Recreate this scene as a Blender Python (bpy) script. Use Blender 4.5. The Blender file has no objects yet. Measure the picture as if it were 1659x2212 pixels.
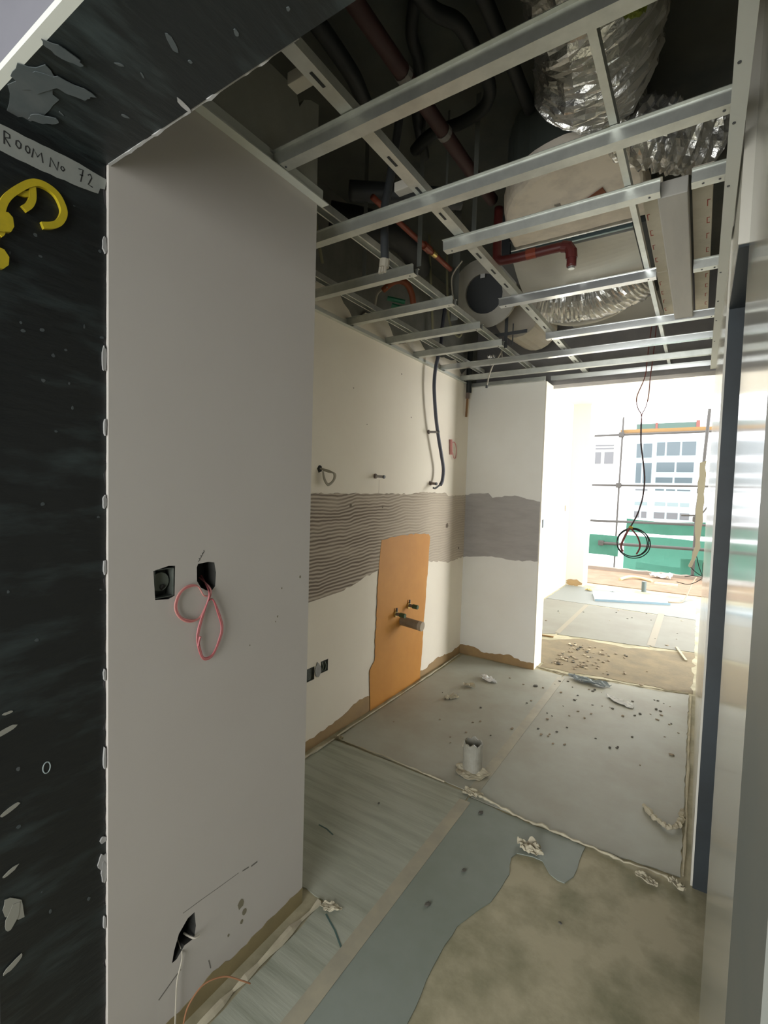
import bpy, bmesh, math, random
from mathutils import Vector, Matrix, noise as mnoise
random.seed(7)
S = bpy.context.scene
COL = S.collection
PI = math.pi

# ------------------------------------------------------------------ camera
cam = bpy.data.cameras.new('camera')
cam.sensor_fit = 'HORIZONTAL'; cam.sensor_width = 36.0
cam.lens = 1038.95 * 36.0 / 1659.0
cam.clip_start = 0.02; cam.clip_end = 200
camo = bpy.data.objects.new('camera', cam); COL.objects.link(camo)
yaw, pitch, roll = -0.58035862, -0.04946649, 0.02940781
f_ = Vector((math.sin(yaw)*math.cos(pitch), math.cos(yaw)*math.cos(pitch), math.sin(pitch)))
r0 = Vector((math.cos(yaw), -math.sin(yaw), 0)); u0 = r0.cross(f_)
r_ = math.cos(roll)*r0 + math.sin(roll)*u0
u_ = -math.sin(roll)*r0 + math.cos(roll)*u0
mw = Matrix((r_, u_, -f_)).transposed().to_4x4(); mw.translation = Vector((0, 0, 1.5))
camo.matrix_world = mw
S.camera = camo

# ------------------------------------------------------------------ world, lamps, exposure
w = bpy.data.worlds.new('overcast_sky'); S.world = w; w.use_nodes = True
bg = w.node_tree.nodes['Background']
bg.inputs[0].default_value = (0.96, 0.98, 1.0, 1); bg.inputs[1].default_value = 6.0

def area(name, loc, rot, sx, sy, power, color=(1, 1, 1), portal=False):
    l = bpy.data.lights.new(name, 'AREA'); l.shape = 'RECTANGLE'; l.size = sx; l.size_y = sy
    l.energy = power; l.color = color
    if portal: l.cycles.is_portal = True
    o = bpy.data.objects.new(name, l); COL.objects.link(o); o.location = loc; o.rotation_euler = rot
    return o
area('balcony_daylight_portal', (0.64, 8.45, 1.47), (-PI/2, 0, 0), 4.3, 2.9, 1, portal=True)
area('corridor_fill_light', (-0.8, -2.44, 1.22), (PI/2, 0, 0), 3.2, 2.3, 205, (0.97, 0.98, 0.97))  # added fill light on the unseen corridor wall, no window built there
side = area('side_fill_light', (2.96, 6.9, 1.55), (0, PI/2, 0), 2.5, 2.5, 225, (1.0, 0.985, 0.95)); side.data.spread = math.radians(110)  # added fill light at an unseen side opening, brightens the kitchen

vs = S.view_settings
vs.view_transform = 'Standard'; vs.look = 'None'; vs.gamma = 1.0; vs.use_curve_mapping = False
vs.exposure = 0.0
S.cycles.max_bounces = 16; S.cycles.diffuse_bounces = 10; S.cycles.glossy_bounces = 6

# ------------------------------------------------------------------ materials
MATS = {}
def mat(name, col, rough=0.8, metal=0.0, col2=None, scale=6.0, lo=0.35, hi=0.65, stretch=(1, 1, 1),
        bump=0.0, bscale=40.0, trans=0.0, emit=None, detail=6.0, spec=0.5):
    if name in MATS: return MATS[name]
    m = bpy.data.materials.new(name); m.use_nodes = True
    nt = m.node_tree; b = nt.nodes['Principled BSDF']
    b.inputs['Base Color'].default_value = (*col, 1); b.inputs['Roughness'].default_value = rough
    b.inputs['Metallic'].default_value = metal
    b.inputs['Specular IOR Level'].default_value = spec
    if trans: b.inputs['Transmission Weight'].default_value = trans
    if col2 or bump:
        g = nt.nodes.new('ShaderNodeNewGeometry')
        mp = nt.nodes.new('ShaderNodeMapping'); mp.inputs['Scale'].default_value = stretch
        nt.links.new(g.outputs['Position'], mp.inputs['Vector'])
    if col2:
        n = nt.nodes.new('ShaderNodeTexNoise'); n.inputs['Scale'].default_value = scale
        n.inputs['Detail'].default_value = detail; n.inputs['Roughness'].default_value = 0.62
        nt.links.new(mp.outputs[0], n.inputs['Vector'])
        r = nt.nodes.new('ShaderNodeValToRGB')
        r.color_ramp.elements[0].position = lo; r.color_ramp.elements[1].position = hi
        r.color_ramp.elements[0].color = (*col, 1); r.color_ramp.elements[1].color = (*col2, 1)
        nt.links.new(n.outputs['Fac'], r.inputs['Fac']); nt.links.new(r.outputs['Color'], b.inputs['Base Color'])
    if bump:
        n2 = nt.nodes.new('ShaderNodeTexNoise'); n2.inputs['Scale'].default_value = bscale
        n2.inputs['Detail'].default_value = 5
        nt.links.new(mp.outputs[0], n2.inputs['Vector'])
        bp = nt.nodes.new('ShaderNodeBump'); bp.inputs['Strength'].default_value = bump; bp.inputs['Distance'].default_value = 0.01
        nt.links.new(n2.outputs['Fac'], bp.inputs['Height']); nt.links.new(bp.outputs[0], b.inputs['Normal'])
    MATS[name] = m
    return m

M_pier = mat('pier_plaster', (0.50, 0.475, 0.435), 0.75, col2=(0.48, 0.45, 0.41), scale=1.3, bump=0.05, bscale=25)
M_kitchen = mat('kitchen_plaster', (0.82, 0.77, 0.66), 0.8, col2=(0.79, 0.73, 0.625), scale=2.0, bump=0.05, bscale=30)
M_back = mat('grey_plaster', (0.83, 0.83, 0.79), 0.8, col2=(0.80, 0.79, 0.74), scale=2.5, bump=0.05, bscale=30)
M_cream = mat('cream_plaster', (0.80, 0.76, 0.66), 0.8, col2=(0.76, 0.71, 0.61), scale=3)
M_living = mat('living_paint', (0.58, 0.56, 0.50), 0.8)
M_ceilw = mat('living_ceiling_paint', (0.62, 0.59, 0.53), 0.85)
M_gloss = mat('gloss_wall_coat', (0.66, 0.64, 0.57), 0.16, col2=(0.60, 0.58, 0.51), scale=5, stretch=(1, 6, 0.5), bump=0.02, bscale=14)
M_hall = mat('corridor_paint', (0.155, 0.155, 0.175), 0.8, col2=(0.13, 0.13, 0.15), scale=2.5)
M_black = mat('black_membrane', (0.009, 0.011, 0.011), 0.45, col2=(0.035, 0.05, 0.05), scale=7, lo=0.5, hi=0.78, stretch=(2.2, 0.6, 2.2), bump=0.25, bscale=30)
M_soffit = mat('black_membrane_soffit', (0.008, 0.011, 0.011), 0.45, col2=(0.04, 0.055, 0.055), scale=7, lo=0.5, hi=0.8, stretch=(2.2, 0.6, 2.2), bump=0.25, bscale=30)
M_concrete = mat('dark_concrete', (0.11, 0.115, 0.10), 0.9, col2=(0.07, 0.08, 0.075), scale=3, bump=0.15, bscale=20)
M_block = mat('grey_block', (0.22, 0.22, 0.195), 0.9, col2=(0.15, 0.155, 0.14), scale=5, bump=0.2, bscale=30)
M_floor = mat('dusty_screed', (0.41, 0.37, 0.25), 0.75, col2=(0.22, 0.21, 0.125), scale=4.5, lo=0.42, hi=0.66, bump=0.15, bscale=18, detail=9)
M_dust = mat('sand_dust', (0.23, 0.185, 0.11), 0.9, col2=(0.17, 0.14, 0.09), scale=6, bump=0.15, bscale=40)
M_sheet = mat('grey_floor_sheet', (0.35, 0.36, 0.305), 0.6, col2=(0.30, 0.29, 0.235), scale=2.4, bump=0.05, bscale=22)
M_sheet2 = mat('corrugated_floor_sheet', (0.35, 0.365, 0.30), 0.6, col2=(0.24, 0.26, 0.20), scale=4, lo=0.42, hi=0.7, stretch=(0.5, 6, 1), bump=0.06, bscale=24)
M_sheetb = mat('blue_green_floor_sheet', (0.245, 0.275, 0.245), 0.55, col2=(0.19, 0.22, 0.18), scale=1.6, bump=0.05, bscale=22)
M_sheetl = mat('darkened_floor_sheet', (0.19, 0.19, 0.155), 0.65, col2=(0.165, 0.155, 0.125), scale=2)  # same grey sheet, colour darkened to offset the strong daylight
M_tape = mat('yellowed_tape', (0.37, 0.34, 0.25), 0.5, col2=(0.30, 0.285, 0.22), scale=9)
M_paper = mat('cream_paper', (0.48, 0.44, 0.32), 0.85, col2=(0.38, 0.34, 0.25), scale=12)
M_white = mat('white_scrap', (0.70, 0.71, 0.70), 0.7)
M_ochre = mat('ochre_waterproofing', (0.56, 0.25, 0.04), 0.6, col2=(0.52, 0.225, 0.035), scale=7)
M_ochre_d = mat('brown_waterproofing', (0.36, 0.24, 0.11), 0.75, col2=(0.30, 0.20, 0.10), scale=9)
M_ochre_o = mat('olive_waterproofing', (0.27, 0.215, 0.105), 0.75, col2=(0.22, 0.18, 0.09), scale=9)
M_galv = mat('galvanised_steel', (0.62, 0.64, 0.60), 0.38, 0.75, col2=(0.50, 0.52, 0.49), scale=12)
M_galv_s = mat('shiny_galvanised_steel', (0.70, 0.72, 0.72), 0.22, 0.9)
M_painted = mat('painted_angle', (0.58, 0.60, 0.55), 0.55)
M_foil = mat('foil', (0.62, 0.62, 0.60), 0.25, 0.85, bump=0.7, bscale=22)
M_insul = mat('white_insulation', (0.90, 0.83, 0.72), 0.95, col2=(0.66, 0.61, 0.54), scale=9, lo=0.45, hi=0.8, bump=0.25, bscale=40)
M_plate = mat('unit_drain_pan', (0.52, 0.52, 0.48), 0.42, 0.45, col2=(0.45, 0.45, 0.42), scale=2.5)
M_board = mat('insulation_board', (0.86, 0.81, 0.68), 0.9, col2=(0.78, 0.73, 0.60), scale=14, bump=0.2, bscale=50)
M_redprint = mat('red_print', (0.55, 0.14, 0.10), 0.8)
M_red = mat('red_pipe_paint', (0.105, 0.018, 0.016), 0.45)
M_redbright = mat('orange_red_paint', (0.24, 0.045, 0.02), 0.5)
M_dullred = mat('dull_red_pipe_paint', (0.05, 0.018, 0.016), 0.6)
M_blk = mat('black_rubber', (0.012, 0.015, 0.015), 0.6)
M_dark = mat('dark_grey_plastic', (0.05, 0.055, 0.06), 0.5)
M_cable = mat('blue_grey_conduit', (0.075, 0.08, 0.105), 0.5)
M_copper = mat('old_copper', (0.28, 0.16, 0.08), 0.45, 0.6)
M_brass = mat('brass', (0.55, 0.42, 0.16), 0.35, 0.8)
M_pvc = mat('grey_pvc', (0.36, 0.35, 0.30), 0.5, col2=(0.28, 0.27, 0.22), scale=20)
M_pvc_d = mat('drain_inside', (0.12, 0.09, 0.06), 0.8)
M_green = mat('green_plastic', (0.03, 0.20, 0.10), 0.5)
M_stub = mat('brown_pipe_end', (0.16, 0.12, 0.10), 0.6)
M_pink = mat('pink_wire', (0.42, 0.11, 0.12), 0.5)
M_pinkl = mat('pale_pink_wire', (0.52, 0.22, 0.20), 0.5)
M_wirew = mat('beige_wire', (0.40, 0.37, 0.30), 0.6)
M_redwire = mat('red_brown_wire', (0.18, 0.045, 0.04), 0.6)
M_yellow = mat('yellow_plastic', (0.52, 0.40, 0.02), 0.4, col2=(0.42, 0.34, 0.02), scale=30)
M_ltape = mat('masking_tape', (0.30, 0.31, 0.28), 0.7, col2=(0.25, 0.27, 0.25), scale=20)
M_ink = mat('black_ink', (0.02, 0.02, 0.02), 0.7)
M_smear = mat('pale_smear', (0.045, 0.058, 0.06), 0.8, col2=(0.07, 0.08, 0.08), scale=14)
M_plasterw = mat('white_plaster_lump', (0.33, 0.33, 0.32), 0.9, bump=0.2)
M_box = mat('galvanised_box', (0.09, 0.10, 0.085), 0.7, col2=(0.05, 0.06, 0.05), scale=40)
M_hole = mat('shaded_cavity', (0.03, 0.03, 0.026), 0.95)  # near-black colour paints the shade inside the holes
M_steel = mat('scaffold_steel', (0.055, 0.05, 0.045), 0.6)
M_timber = mat('orange_timber', (0.24, 0.14, 0.05), 0.8)
M_facade = mat('white_facade', (0.75, 0.76, 0.78), 0.9)
M_glass = mat('blue_grey_pane', (0.055, 0.075, 0.085), 0.15)
M_glassg = mat('grey_pane', (0.085, 0.085, 0.09), 0.2)
M_frame = mat('pale_window_frame', (0.24, 0.28, 0.29), 0.6)
M_frost = mat('frosted_pane', (0.13, 0.17, 0.175), 0.5)
M_gtrim = mat('green_roof_trim', (0.05, 0.085, 0.07), 0.7)
M_rtrim = mat('red_roof_trim', (0.16, 0.05, 0.04), 0.7)
M_earth = mat('pale_ground', (0.45, 0.40, 0.32), 0.95)
M_stone = mat('rubble', (0.20, 0.16, 0.11), 0.95, col2=(0.32, 0.26, 0.18), scale=30)
M_stone_d = mat('dark_rubble', (0.09, 0.085, 0.07), 0.95)
M_stone_l = mat('pale_rubble', (0.50, 0.43, 0.31), 0.95)
M_bluegrey = mat('blue_grey_sheet', (0.26, 0.30, 0.31), 0.6)
M_moss = mat('yellow_green_wool', (0.16, 0.19, 0.03), 0.95, bump=0.3)
M_orange = mat('orange_strap', (0.26, 0.07, 0.025), 0.6)
M_rust = mat('rust_brown_card', (0.22, 0.075, 0.035), 0.8)
M_scr = mat('pencil_mark', (0.16, 0.15, 0.13), 0.9)

def mat_net():
    m = bpy.data.materials.new('green_net'); m.use_nodes = True; nt = m.node_tree
    for n in list(nt.nodes): nt.nodes.remove(n)
    out = nt.nodes.new('ShaderNodeOutputMaterial'); d = nt.nodes.new('ShaderNodeBsdfDiffuse')
    t = nt.nodes.new('ShaderNodeBsdfTranslucent'); tr = nt.nodes.new('ShaderNodeBsdfTransparent')
    d.inputs[0].default_value = (0.11, 0.27, 0.205, 1); t.inputs[0].default_value = (0.11, 0.27, 0.205, 1)
    a = nt.nodes.new('ShaderNodeMixShader'); a.inputs[0].default_value = 0.6
    b = nt.nodes.new('ShaderNodeMixShader'); b.inputs[0].default_value = 0.93
    nt.links.new(d.outputs[0], a.inputs[1]); nt.links.new(t.outputs[0], a.inputs[2])
    nt.links.new(tr.outputs[0], b.inputs[1]); nt.links.new(a.outputs[0], b.inputs[2])
    nt.links.new(b.outputs[0], out.inputs[0]); return m
M_net = mat_net()

def mat_trowel():
    """combed tile adhesive: ridge shading painted in as dark brown waves, the wall's plaster tone between them"""
    m = bpy.data.materials.new('combed_adhesive'); m.use_nodes = True; nt = m.node_tree
    b = nt.nodes['Principled BSDF']; b.inputs['Roughness'].default_value = 0.9
    g = nt.nodes.new('ShaderNodeNewGeometry')
    n = nt.nodes.new('ShaderNodeTexNoise'); n.inputs['Scale'].default_value = 3.2; n.inputs['Detail'].default_value = 3
    nt.links.new(g.outputs['Position'], n.inputs['Vector'])
    sx = nt.nodes.new('ShaderNodeSeparateXYZ'); nt.links.new(g.outputs['Position'], sx.inputs[0])
    def math_(op, a, bb=None):
        k = nt.nodes.new('ShaderNodeMath'); k.operation = op
        for i, v in enumerate((a, bb)):
            if v is None: continue
            if isinstance(v, (int, float)): k.inputs[i].default_value = v
            else: nt.links.new(v, k.inputs[i])
        return k.outputs[0]
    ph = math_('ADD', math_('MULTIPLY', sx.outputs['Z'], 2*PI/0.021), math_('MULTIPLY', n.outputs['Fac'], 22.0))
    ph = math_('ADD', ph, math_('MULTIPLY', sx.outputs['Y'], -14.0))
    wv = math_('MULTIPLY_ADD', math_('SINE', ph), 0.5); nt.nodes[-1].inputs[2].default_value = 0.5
    n2 = nt.nodes.new('ShaderNodeTexNoise'); n2.inputs['Scale'].default_value = 7; n2.inputs['Detail'].default_value = 6
    mp = nt.nodes.new('ShaderNodeMapping'); mp.inputs['Scale'].default_value = (1, 0.35, 2.2)
    nt.links.new(g.outputs['Position'], mp.inputs[0]); nt.links.new(mp.outputs[0], n2.inputs['Vector'])
    fade = nt.nodes.new('ShaderNodeMapRange'); fade.inputs[1].default_value = 2.4; fade.inputs[2].default_value = 3.5
    fade.inputs[3].default_value = 1.0; fade.inputs[4].default_value = 0.22
    nt.links.new(sx.outputs['Y'], fade.inputs[0])
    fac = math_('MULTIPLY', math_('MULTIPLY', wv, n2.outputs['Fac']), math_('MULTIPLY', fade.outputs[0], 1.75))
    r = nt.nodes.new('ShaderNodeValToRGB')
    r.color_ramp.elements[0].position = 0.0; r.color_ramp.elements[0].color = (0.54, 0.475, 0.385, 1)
    r.color_ramp.elements[1].position = 0.85; r.color_ramp.elements[1].color = (0.18, 0.142, 0.11, 1)  # dark wave colour carries the comb-line shading
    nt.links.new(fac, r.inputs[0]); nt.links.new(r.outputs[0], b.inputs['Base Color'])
    bp = nt.nodes.new('ShaderNodeBump'); bp.inputs['Strength'].default_value = 0.5; bp.inputs['Distance'].default_value = 0.004
    nt.links.new(wv, bp.inputs['Height']); nt.links.new(bp.outputs[0], b.inputs['Normal'])
    return m
M_trowel = mat_trowel()
M_greyadh = mat('grey_adhesive', (0.42, 0.405, 0.39), 0.85, col2=(0.36, 0.345, 0.33), scale=7, stretch=(0.6, 1, 2.5), bump=0.1)

# ------------------------------------------------------------------ mesh helpers
W = {}
class MB:
    def __init__(s): s.v = []; s.f = []
    def add(s, vs, fs):
        k = len(s.v); s.v += [tuple(v) for v in vs]; s.f += [tuple(i+k for i in f) for f in fs]; return s
    def box(s, x0, x1, y0, y1, z0, z1):
        return s.add([(x0,y0,z0),(x1,y0,z0),(x1,y1,z0),(x0,y1,z0),(x0,y0,z1),(x1,y0,z1),(x1,y1,z1),(x0,y1,z1)],
                     [(0,3,2,1),(4,5,6,7),(0,1,5,4),(1,2,6,5),(2,3,7,6),(3,0,4,7)])
    def prism(s, pts, axis, a, b):
        """2-D outline extruded along axis; pts are the two other coordinates in xyz order"""
        n = len(pts)
        def mk(p, t):
            return {'x': (t, p[0], p[1]), 'y': (p[0], t, p[1]), 'z': (p[0], p[1], t)}[axis]
        vs = [mk(p, a) for p in pts] + [mk(p, b) for p in pts]
        fs = [tuple(range(n)), tuple(range(2*n-1, n-1, -1))]
        fs += [(i, n+i, n+(i+1) % n, (i+1) % n) for i in range(n)]
        return s.add(vs, fs)
    def tube(s, pts, r, n=8, closed=False, cap=True, r2=None):
        P = [Vector(p) for p in pts]; m = len(P); rings = []
        up = Vector((0.13, 0.21, 0.97)).normalized(); prev = None
        for i in range(m):
            if closed: d = P[(i+1) % m]-P[i-1]
            else: d = P[min(i+1, m-1)]-P[max(i-1, 0)]
            if d.length < 1e-9: d = Vector((0, 0, 1))
            d.normalize()
            if prev is None:
                a = up.cross(d)
                if a.length < 1e-3: a = Vector((1, 0, 0)).cross(d)
                a.normalize()
            else:
                a = prev-d*prev.dot(d); a.normalize()
            prev = a; b = d.cross(a)
            rr = r if r2 is None else r+(r2-r)*i/(m-1)
            if callable(r): rr = r(i/(m-1))
            rings.append([P[i]+a*math.cos(2*PI*k/n)*rr+b*math.sin(2*PI*k/n)*rr for k in range(n)])
        vs = [v for q in rings for v in q]; fs = []
        for i in range(m if closed else m-1):
            j = (i+1) % m
            fs += [(i*n+k, i*n+(k+1) % n, j*n+(k+1) % n, j*n+k) for k in range(n)]
        if cap and not closed:
            fs += [tuple(range(n-1, -1, -1)), tuple((m-1)*n+k for k in range(n))]
        return s.add(vs, fs)
    def ribbon(s, pts, w, nrm, th=0.0006):
        """flat stroke of width w lying across normal nrm"""
        P = [Vector(p) for p in pts]; N = Vector(nrm).normalized(); L = []; R = []
        for i, p in enumerate(P):
            d = (P[min(i+1, len(P)-1)]-P[max(i-1, 0)]).normalized(); c = d.cross(N)*w/2
            L.append(p-c); R.append(p+c)
        m = len(P); vs = L+R+[v+N*th for v in L]+[v+N*th for v in R]; fs = []
        for i in range(m-1):
            fs += [(2*m+i, 2*m+i+1, 3*m+i+1, 3*m+i), (i, m+i, m+i+1, i+1), (i, i+1, 2*m+i+1, 2*m+i), (m+i, 3*m+i, 3*m+i+1, m+i+1)]
        fs += [(0, 2*m, 3*m, m), (m-1, 2*m-1, 4*m-1, 3*m-1)]
        return s.add(vs, fs)
    def build(s, name, m, parent=None, smooth=False, bevel=0.0):
        me = bpy.data.meshes.new(name)
        xs = [v[0] for v in s.v]; ys = [v[1] for v in s.v]; zs = [v[2] for v in s.v]
        c = Vector(((min(xs)+max(xs))/2, (min(ys)+max(ys))/2, min(zs)))
        me.from_pydata([(v[0]-c.x, v[1]-c.y, v[2]-c.z) for v in s.v], [], s.f)
        bm = bmesh.new(); bm.from_mesh(me); bmesh.ops.recalc_face_normals(bm, faces=bm.faces)
        if bevel: bmesh.ops.bevel(bm, geom=list(bm.edges), offset=bevel, segments=2, affect='EDGES', profile=0.7)
        bm.to_mesh(me); bm.free()
        me.materials.append(m)
        if smooth:
            for p in me.polygons: p.use_smooth = True
        o = bpy.data.objects.new(name, me); COL.objects.link(o)
        W[o.name] = c
        if parent is not None:
            o.parent = parent; o.location = c-W[parent.name]
        else: o.location = c
        return o
def cr(pts, k=6, closed=False):
    """Catmull-Rom resampling"""
    P = [Vector(p) for p in pts]; n = len(P); out = []
    for i in range(n if closed else n-1):
        if closed: a, b, c, d = P[i-1], P[i], P[(i+1) % n], P[(i+2) % n]
        else: a, b, c, d = P[max(i-1, 0)], P[i], P[i+1], P[min(i+2, n-1)]
        for j in range(k):
            t = j/k
            out.append(0.5*((2*b)+(c-a)*t+(2*a-5*b+4*c-d)*t*t+(3*b-a-3*c+d)*t**3))
    if not closed: out.append(P[-1])
    return out
def empty(name, loc):
    o = bpy.data.objects.new(name, None); o.empty_display_size = 0.05; COL.objects.link(o)
    o.location = loc; W[o.name] = Vector(loc); return o
def tag(o, label, cat, group=None):
    o['label'] = label; o['category'] = cat
    if group: o['group'] = group
    return o
def struct(o, label=None):
    o['kind'] = 'structure'
    if label: o['label'] = label
    return o
def wbox(name, m, *b, label=None):
    return struct(MB().box(*b).build(name, m), label)
def rag(pts, amp=0.006, step=0.03, closed=True, seed=1):
    rnd = random.Random(seed); out = []; n = len(pts)
    for i in range(n if closed else n-1):
        a = pts[i]; b = pts[(i+1) % n]; L = math.hypot(b[0]-a[0], b[1]-a[1]); k = max(1, int(L/step))
        for j in range(k):
            t = j/k; am = amp if j else 0
            out.append((a[0]+(b[0]-a[0])*t+rnd.uniform(-am, am), a[1]+(b[1]-a[1])*t+rnd.uniform(-am, am)))
    if not closed: out.append(pts[-1])
    return out
def cut(o, cutters):
    for c in cutters:
        md = o.modifiers.new('cut', 'BOOLEAN'); md.object = c; md.operation = 'DIFFERENCE'; md.solver = 'EXACT'; md.material_mode = 'TRANSFER'
    dg = bpy.context.evaluated_depsgraph_get(); dg.update()
    me = bpy.data.meshes.new_from_object(o.evaluated_get(dg))
    o.modifiers.clear(); o.data = me
    for c in cutters:
        bpy.data.objects.remove(c, do_unlink=True)
def crumple(name, m, x, y, z, sx, sy, amp, seed, rot=0.0, n=14, round_=True, th=0.002, parent=None, curl=0.0):
    """creased scrap of thin sheet lying on a surface: an irregular outline with folded relief"""
    rnd = random.Random(seed); vs = []; fs = []; keep = {}
    off = Vector((seed*3.1, seed*1.7, seed*0.9))
    for j in range(n+1):
        for i in range(n+1):
            u = i/n*2-1; v = j/n*2-1
            rr = math.hypot(u, v); ang = math.atan2(v, u)
            lim = 0.72+0.32*mnoise.noise(Vector((math.cos(ang)*1.6, math.sin(ang)*1.6, seed*2.3)))
            if round_:
                q = max(abs(u), abs(v)); s_ = q/(rr+1e-9)*lim if rr > 0 else 0
                u, v = u*s_, v*s_
            px = u*sx/2; py = v*sy/2
            h = abs(mnoise.noise(Vector((u*1.7, v*1.7, 0))+off))*amp+abs(mnoise.noise(Vector((u*5, v*5, 3))+off))*amp*0.45+curl*max(0, rr-0.4)**2
            X = px*math.cos(rot)-py*math.sin(rot); Y = px*math.sin(rot)+py*math.cos(rot)
            vs.append((x+X, y+Y, z+0.001+h))
    k = len(vs); N = n+1
    vs += [(a, b, c+th) for a, b, c in vs]
    for j in range(n):
        for i in range(n):
            a = j*N+i; fs += [(a, a+N, a+N+1, a+1), (k+a, k+a+1, k+a+N+1, k+a+N)]
    ring = [i for i in range(N)]+[j*N+n for j in range(1, N)]+[n*N+i for i in range(n-1, -1, -1)]+[j*N for j in range(n-1, 0, -1)]
    for q in range(len(ring)):
        a, b = ring[q], ring[(q+1) % len(ring)]; fs.append((a, b, k+b, k+a))
    return MB().add(vs, fs).build(name, m, parent)

# ================================================================== STRUCTURE
ZS = 3.15          # slab soffit
wbox('floor', M_floor, -4, 3, -2.6, 10.4, -0.15, 0, label='bare dusty screed floor')
wbox('ceiling', M_concrete, -4, 3, -2.6, 8.35, ZS, ZS+0.2, label='dark concrete slab above the open ceiling grid')
# corridor the photographer stands in
wbox('wall_corridor_rear', M_hall, -4, 3, -2.7, -2.5, 0, ZS)
wbox('wall_corridor_left', M_hall, -4.2, -4.0, -2.7, 0.36, 0, ZS)
wbox('wall_corridor_right', M_hall, 3.0, 3.2, -2.7, 0.36, 0, ZS)
wbox('ceiling_corridor', M_hall, -4, 3, -2.5, 0.36, 2.8, 2.86)
# doorway wall
wbox('wall_front_left', M_hall, -4, -1.137, 0.36, 0.57, 0, ZS, label='pale corridor wall left of the doorway')
wbox('wall_front_right', M_hall, 0.053, 3, 0.36, 0.57, 0, ZS, label='wall right of the doorway')
wbox('wall_front_lintel', M_hall, -1.137, 0.053, 0.36, 0.57, 2.196, ZS, label='lintel above the doorway')

def patch(parent, plane, at_, pts, m, th=0.0012, name='smear'):
    ax = {'x': 'x', 'y': 'y', 'z': 'z'}[plane]
    return MB().prism(pts, ax, at_, at_+th).build(name, m, parent)
# black waterproofing coat on the reveal
tl = MB()
out = rag([(0.362, -0.0), (0.362, 2.193)], 0.0, 9, False)+rag([(0.568, 2.193), (0.568, 0.0)], 0.006, 0.02, False, 3)
tl.prism(out, 'x', -1.137, -1.133)
tl = struct(tl.build('trim_1', M_black), 'black waterproofing coat on the left door reveal')
sf = MB().prism([(-1.137, 0.362), (0.05, 0.362), (0.05, 0.569), (-1.137, 0.569)], 'z', 2.193, 2.196)
sf = struct(sf.build('trim_2', M_soffit), 'black waterproofing coat under the door lintel')
struct(MB().box(0.047, 0.053, 0.362, 0.568, 0, 2.193).build('trim_3', mat('grey_coat', (0.10, 0.115, 0.105), 0.5, col2=(0.15, 0.15, 0.125), scale=2)), 'grey coat on the right door reveal')
# outer casing bead along lintel edge and jamb
struct(MB().box(-1.137, 0.053, 0.345, 0.362, 2.193, 2.205).build('trim_4', M_painted), 'pale bead along the outer edge of the lintel')
struct(MB().box(-1.150, -1.1335, 0.345, 0.362, 0, 2.205).build('trim_5', M_hall), 'pale bead along the outer edge of the left reveal')
# smears of plaster on the black coat
rs = random.Random(5)
def blob(cx, cy, rx, ry, seed, n=18, ang=0.0):
    r = random.Random(seed); o = []
    for k in range(n):
        t = 2*PI*k/n; q = 0.75+0.35*r.random()
        u, v = rx*q*math.cos(t), ry*q*math.sin(t)
        o.append((cx+u*math.cos(ang)-v*math.sin(ang), cy+u*math.sin(ang)+v*math.cos(ang)))
    return o
for k, (cx, cy, rx, ry, an) in enumerate([(-1.06, .40, .075, .035, 0), (-1.0, .385, .05, .03, .3), (-.97, .42, .045, .018, 1.2), (-.90, .385, .03, .012, 1.4), (-1.09, .43, .03, .012, 0.6)]):
    patch(sf, 'z', 2.1917-.0013*k, blob(cx, cy, rx, ry, 30+k, 20, an), M_smear)
for k in range(16):
    patch(sf, 'z', 2.192, blob(rs.uniform(-1.1, -.35), rs.uniform(.40, .55), rs.uniform(.003, .008), rs.uniform(.002, .004), 60+k, 8, rs.random()*3), M_smear)
patch(sf, 'z', 2.192, blob(-.735, .47, .006, .018, 81, 10, .5), M_smear)
patch(sf, 'z', 2.1915, blob(-.83, .555, .006, .018, 82, 10, .2), M_plasterw)
for k, (yy, zz, ry, rz, an) in enumerate([(.372, .995, .022, .006, .25), (.374, 1.03, .010, .003, .1), (.376, .83, .018, .005, .4), (.374, .70, .016, .005, .4), (.380, .62, .016, .035, .5), (.376, .60, .012, .03, -.3), (.378, .50, .02, .007, .5)]):
    patch(tl, 'x', -1.1334+.0005*k, blob(yy+.006, zz, ry, rz, 90+k, 12, an), mat('cream_splash', (.26, .26, .22), .8))
for k in range(26):
    patch(tl, 'x', -1.1334, blob(rs.uniform(.38, .56), rs.uniform(.3, 2.08), rs.uniform(.0015, .005), rs.uniform(.0015, .005), 120+k, 8), M_smear)
ring = [(-1.1325, .447+.007*math.cos(2*PI*k/20), .885+.012*math.sin(2*PI*k/20)) for k in range(20)]
MB().tube(ring, .0012, 5, True).build('chalk_ring', mat('chalk', (.30, .36, .36), .8), tl)
# plaster lumps on the jamb's inner edge
for k, (zz, hz, wy) in enumerate([(.60, .022, .013), (.655, .008, .008), (.575, .03, .006), (1.77, .03, .005), (2.02, .02, .0045), (1.05, .014, .003), (.45, .016, .003), (1.30, .02, .003), (1.45, .016, .004), (.85, .03, .003), (1.62, .02, .003)]):
    MB().prism(blob(.566-wy*.35, zz, wy, hz, 200+k, 14), 'x', -1.1335, -1.1295+.0003*k).build('plaster_lump', M_plasterw, tl)

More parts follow.
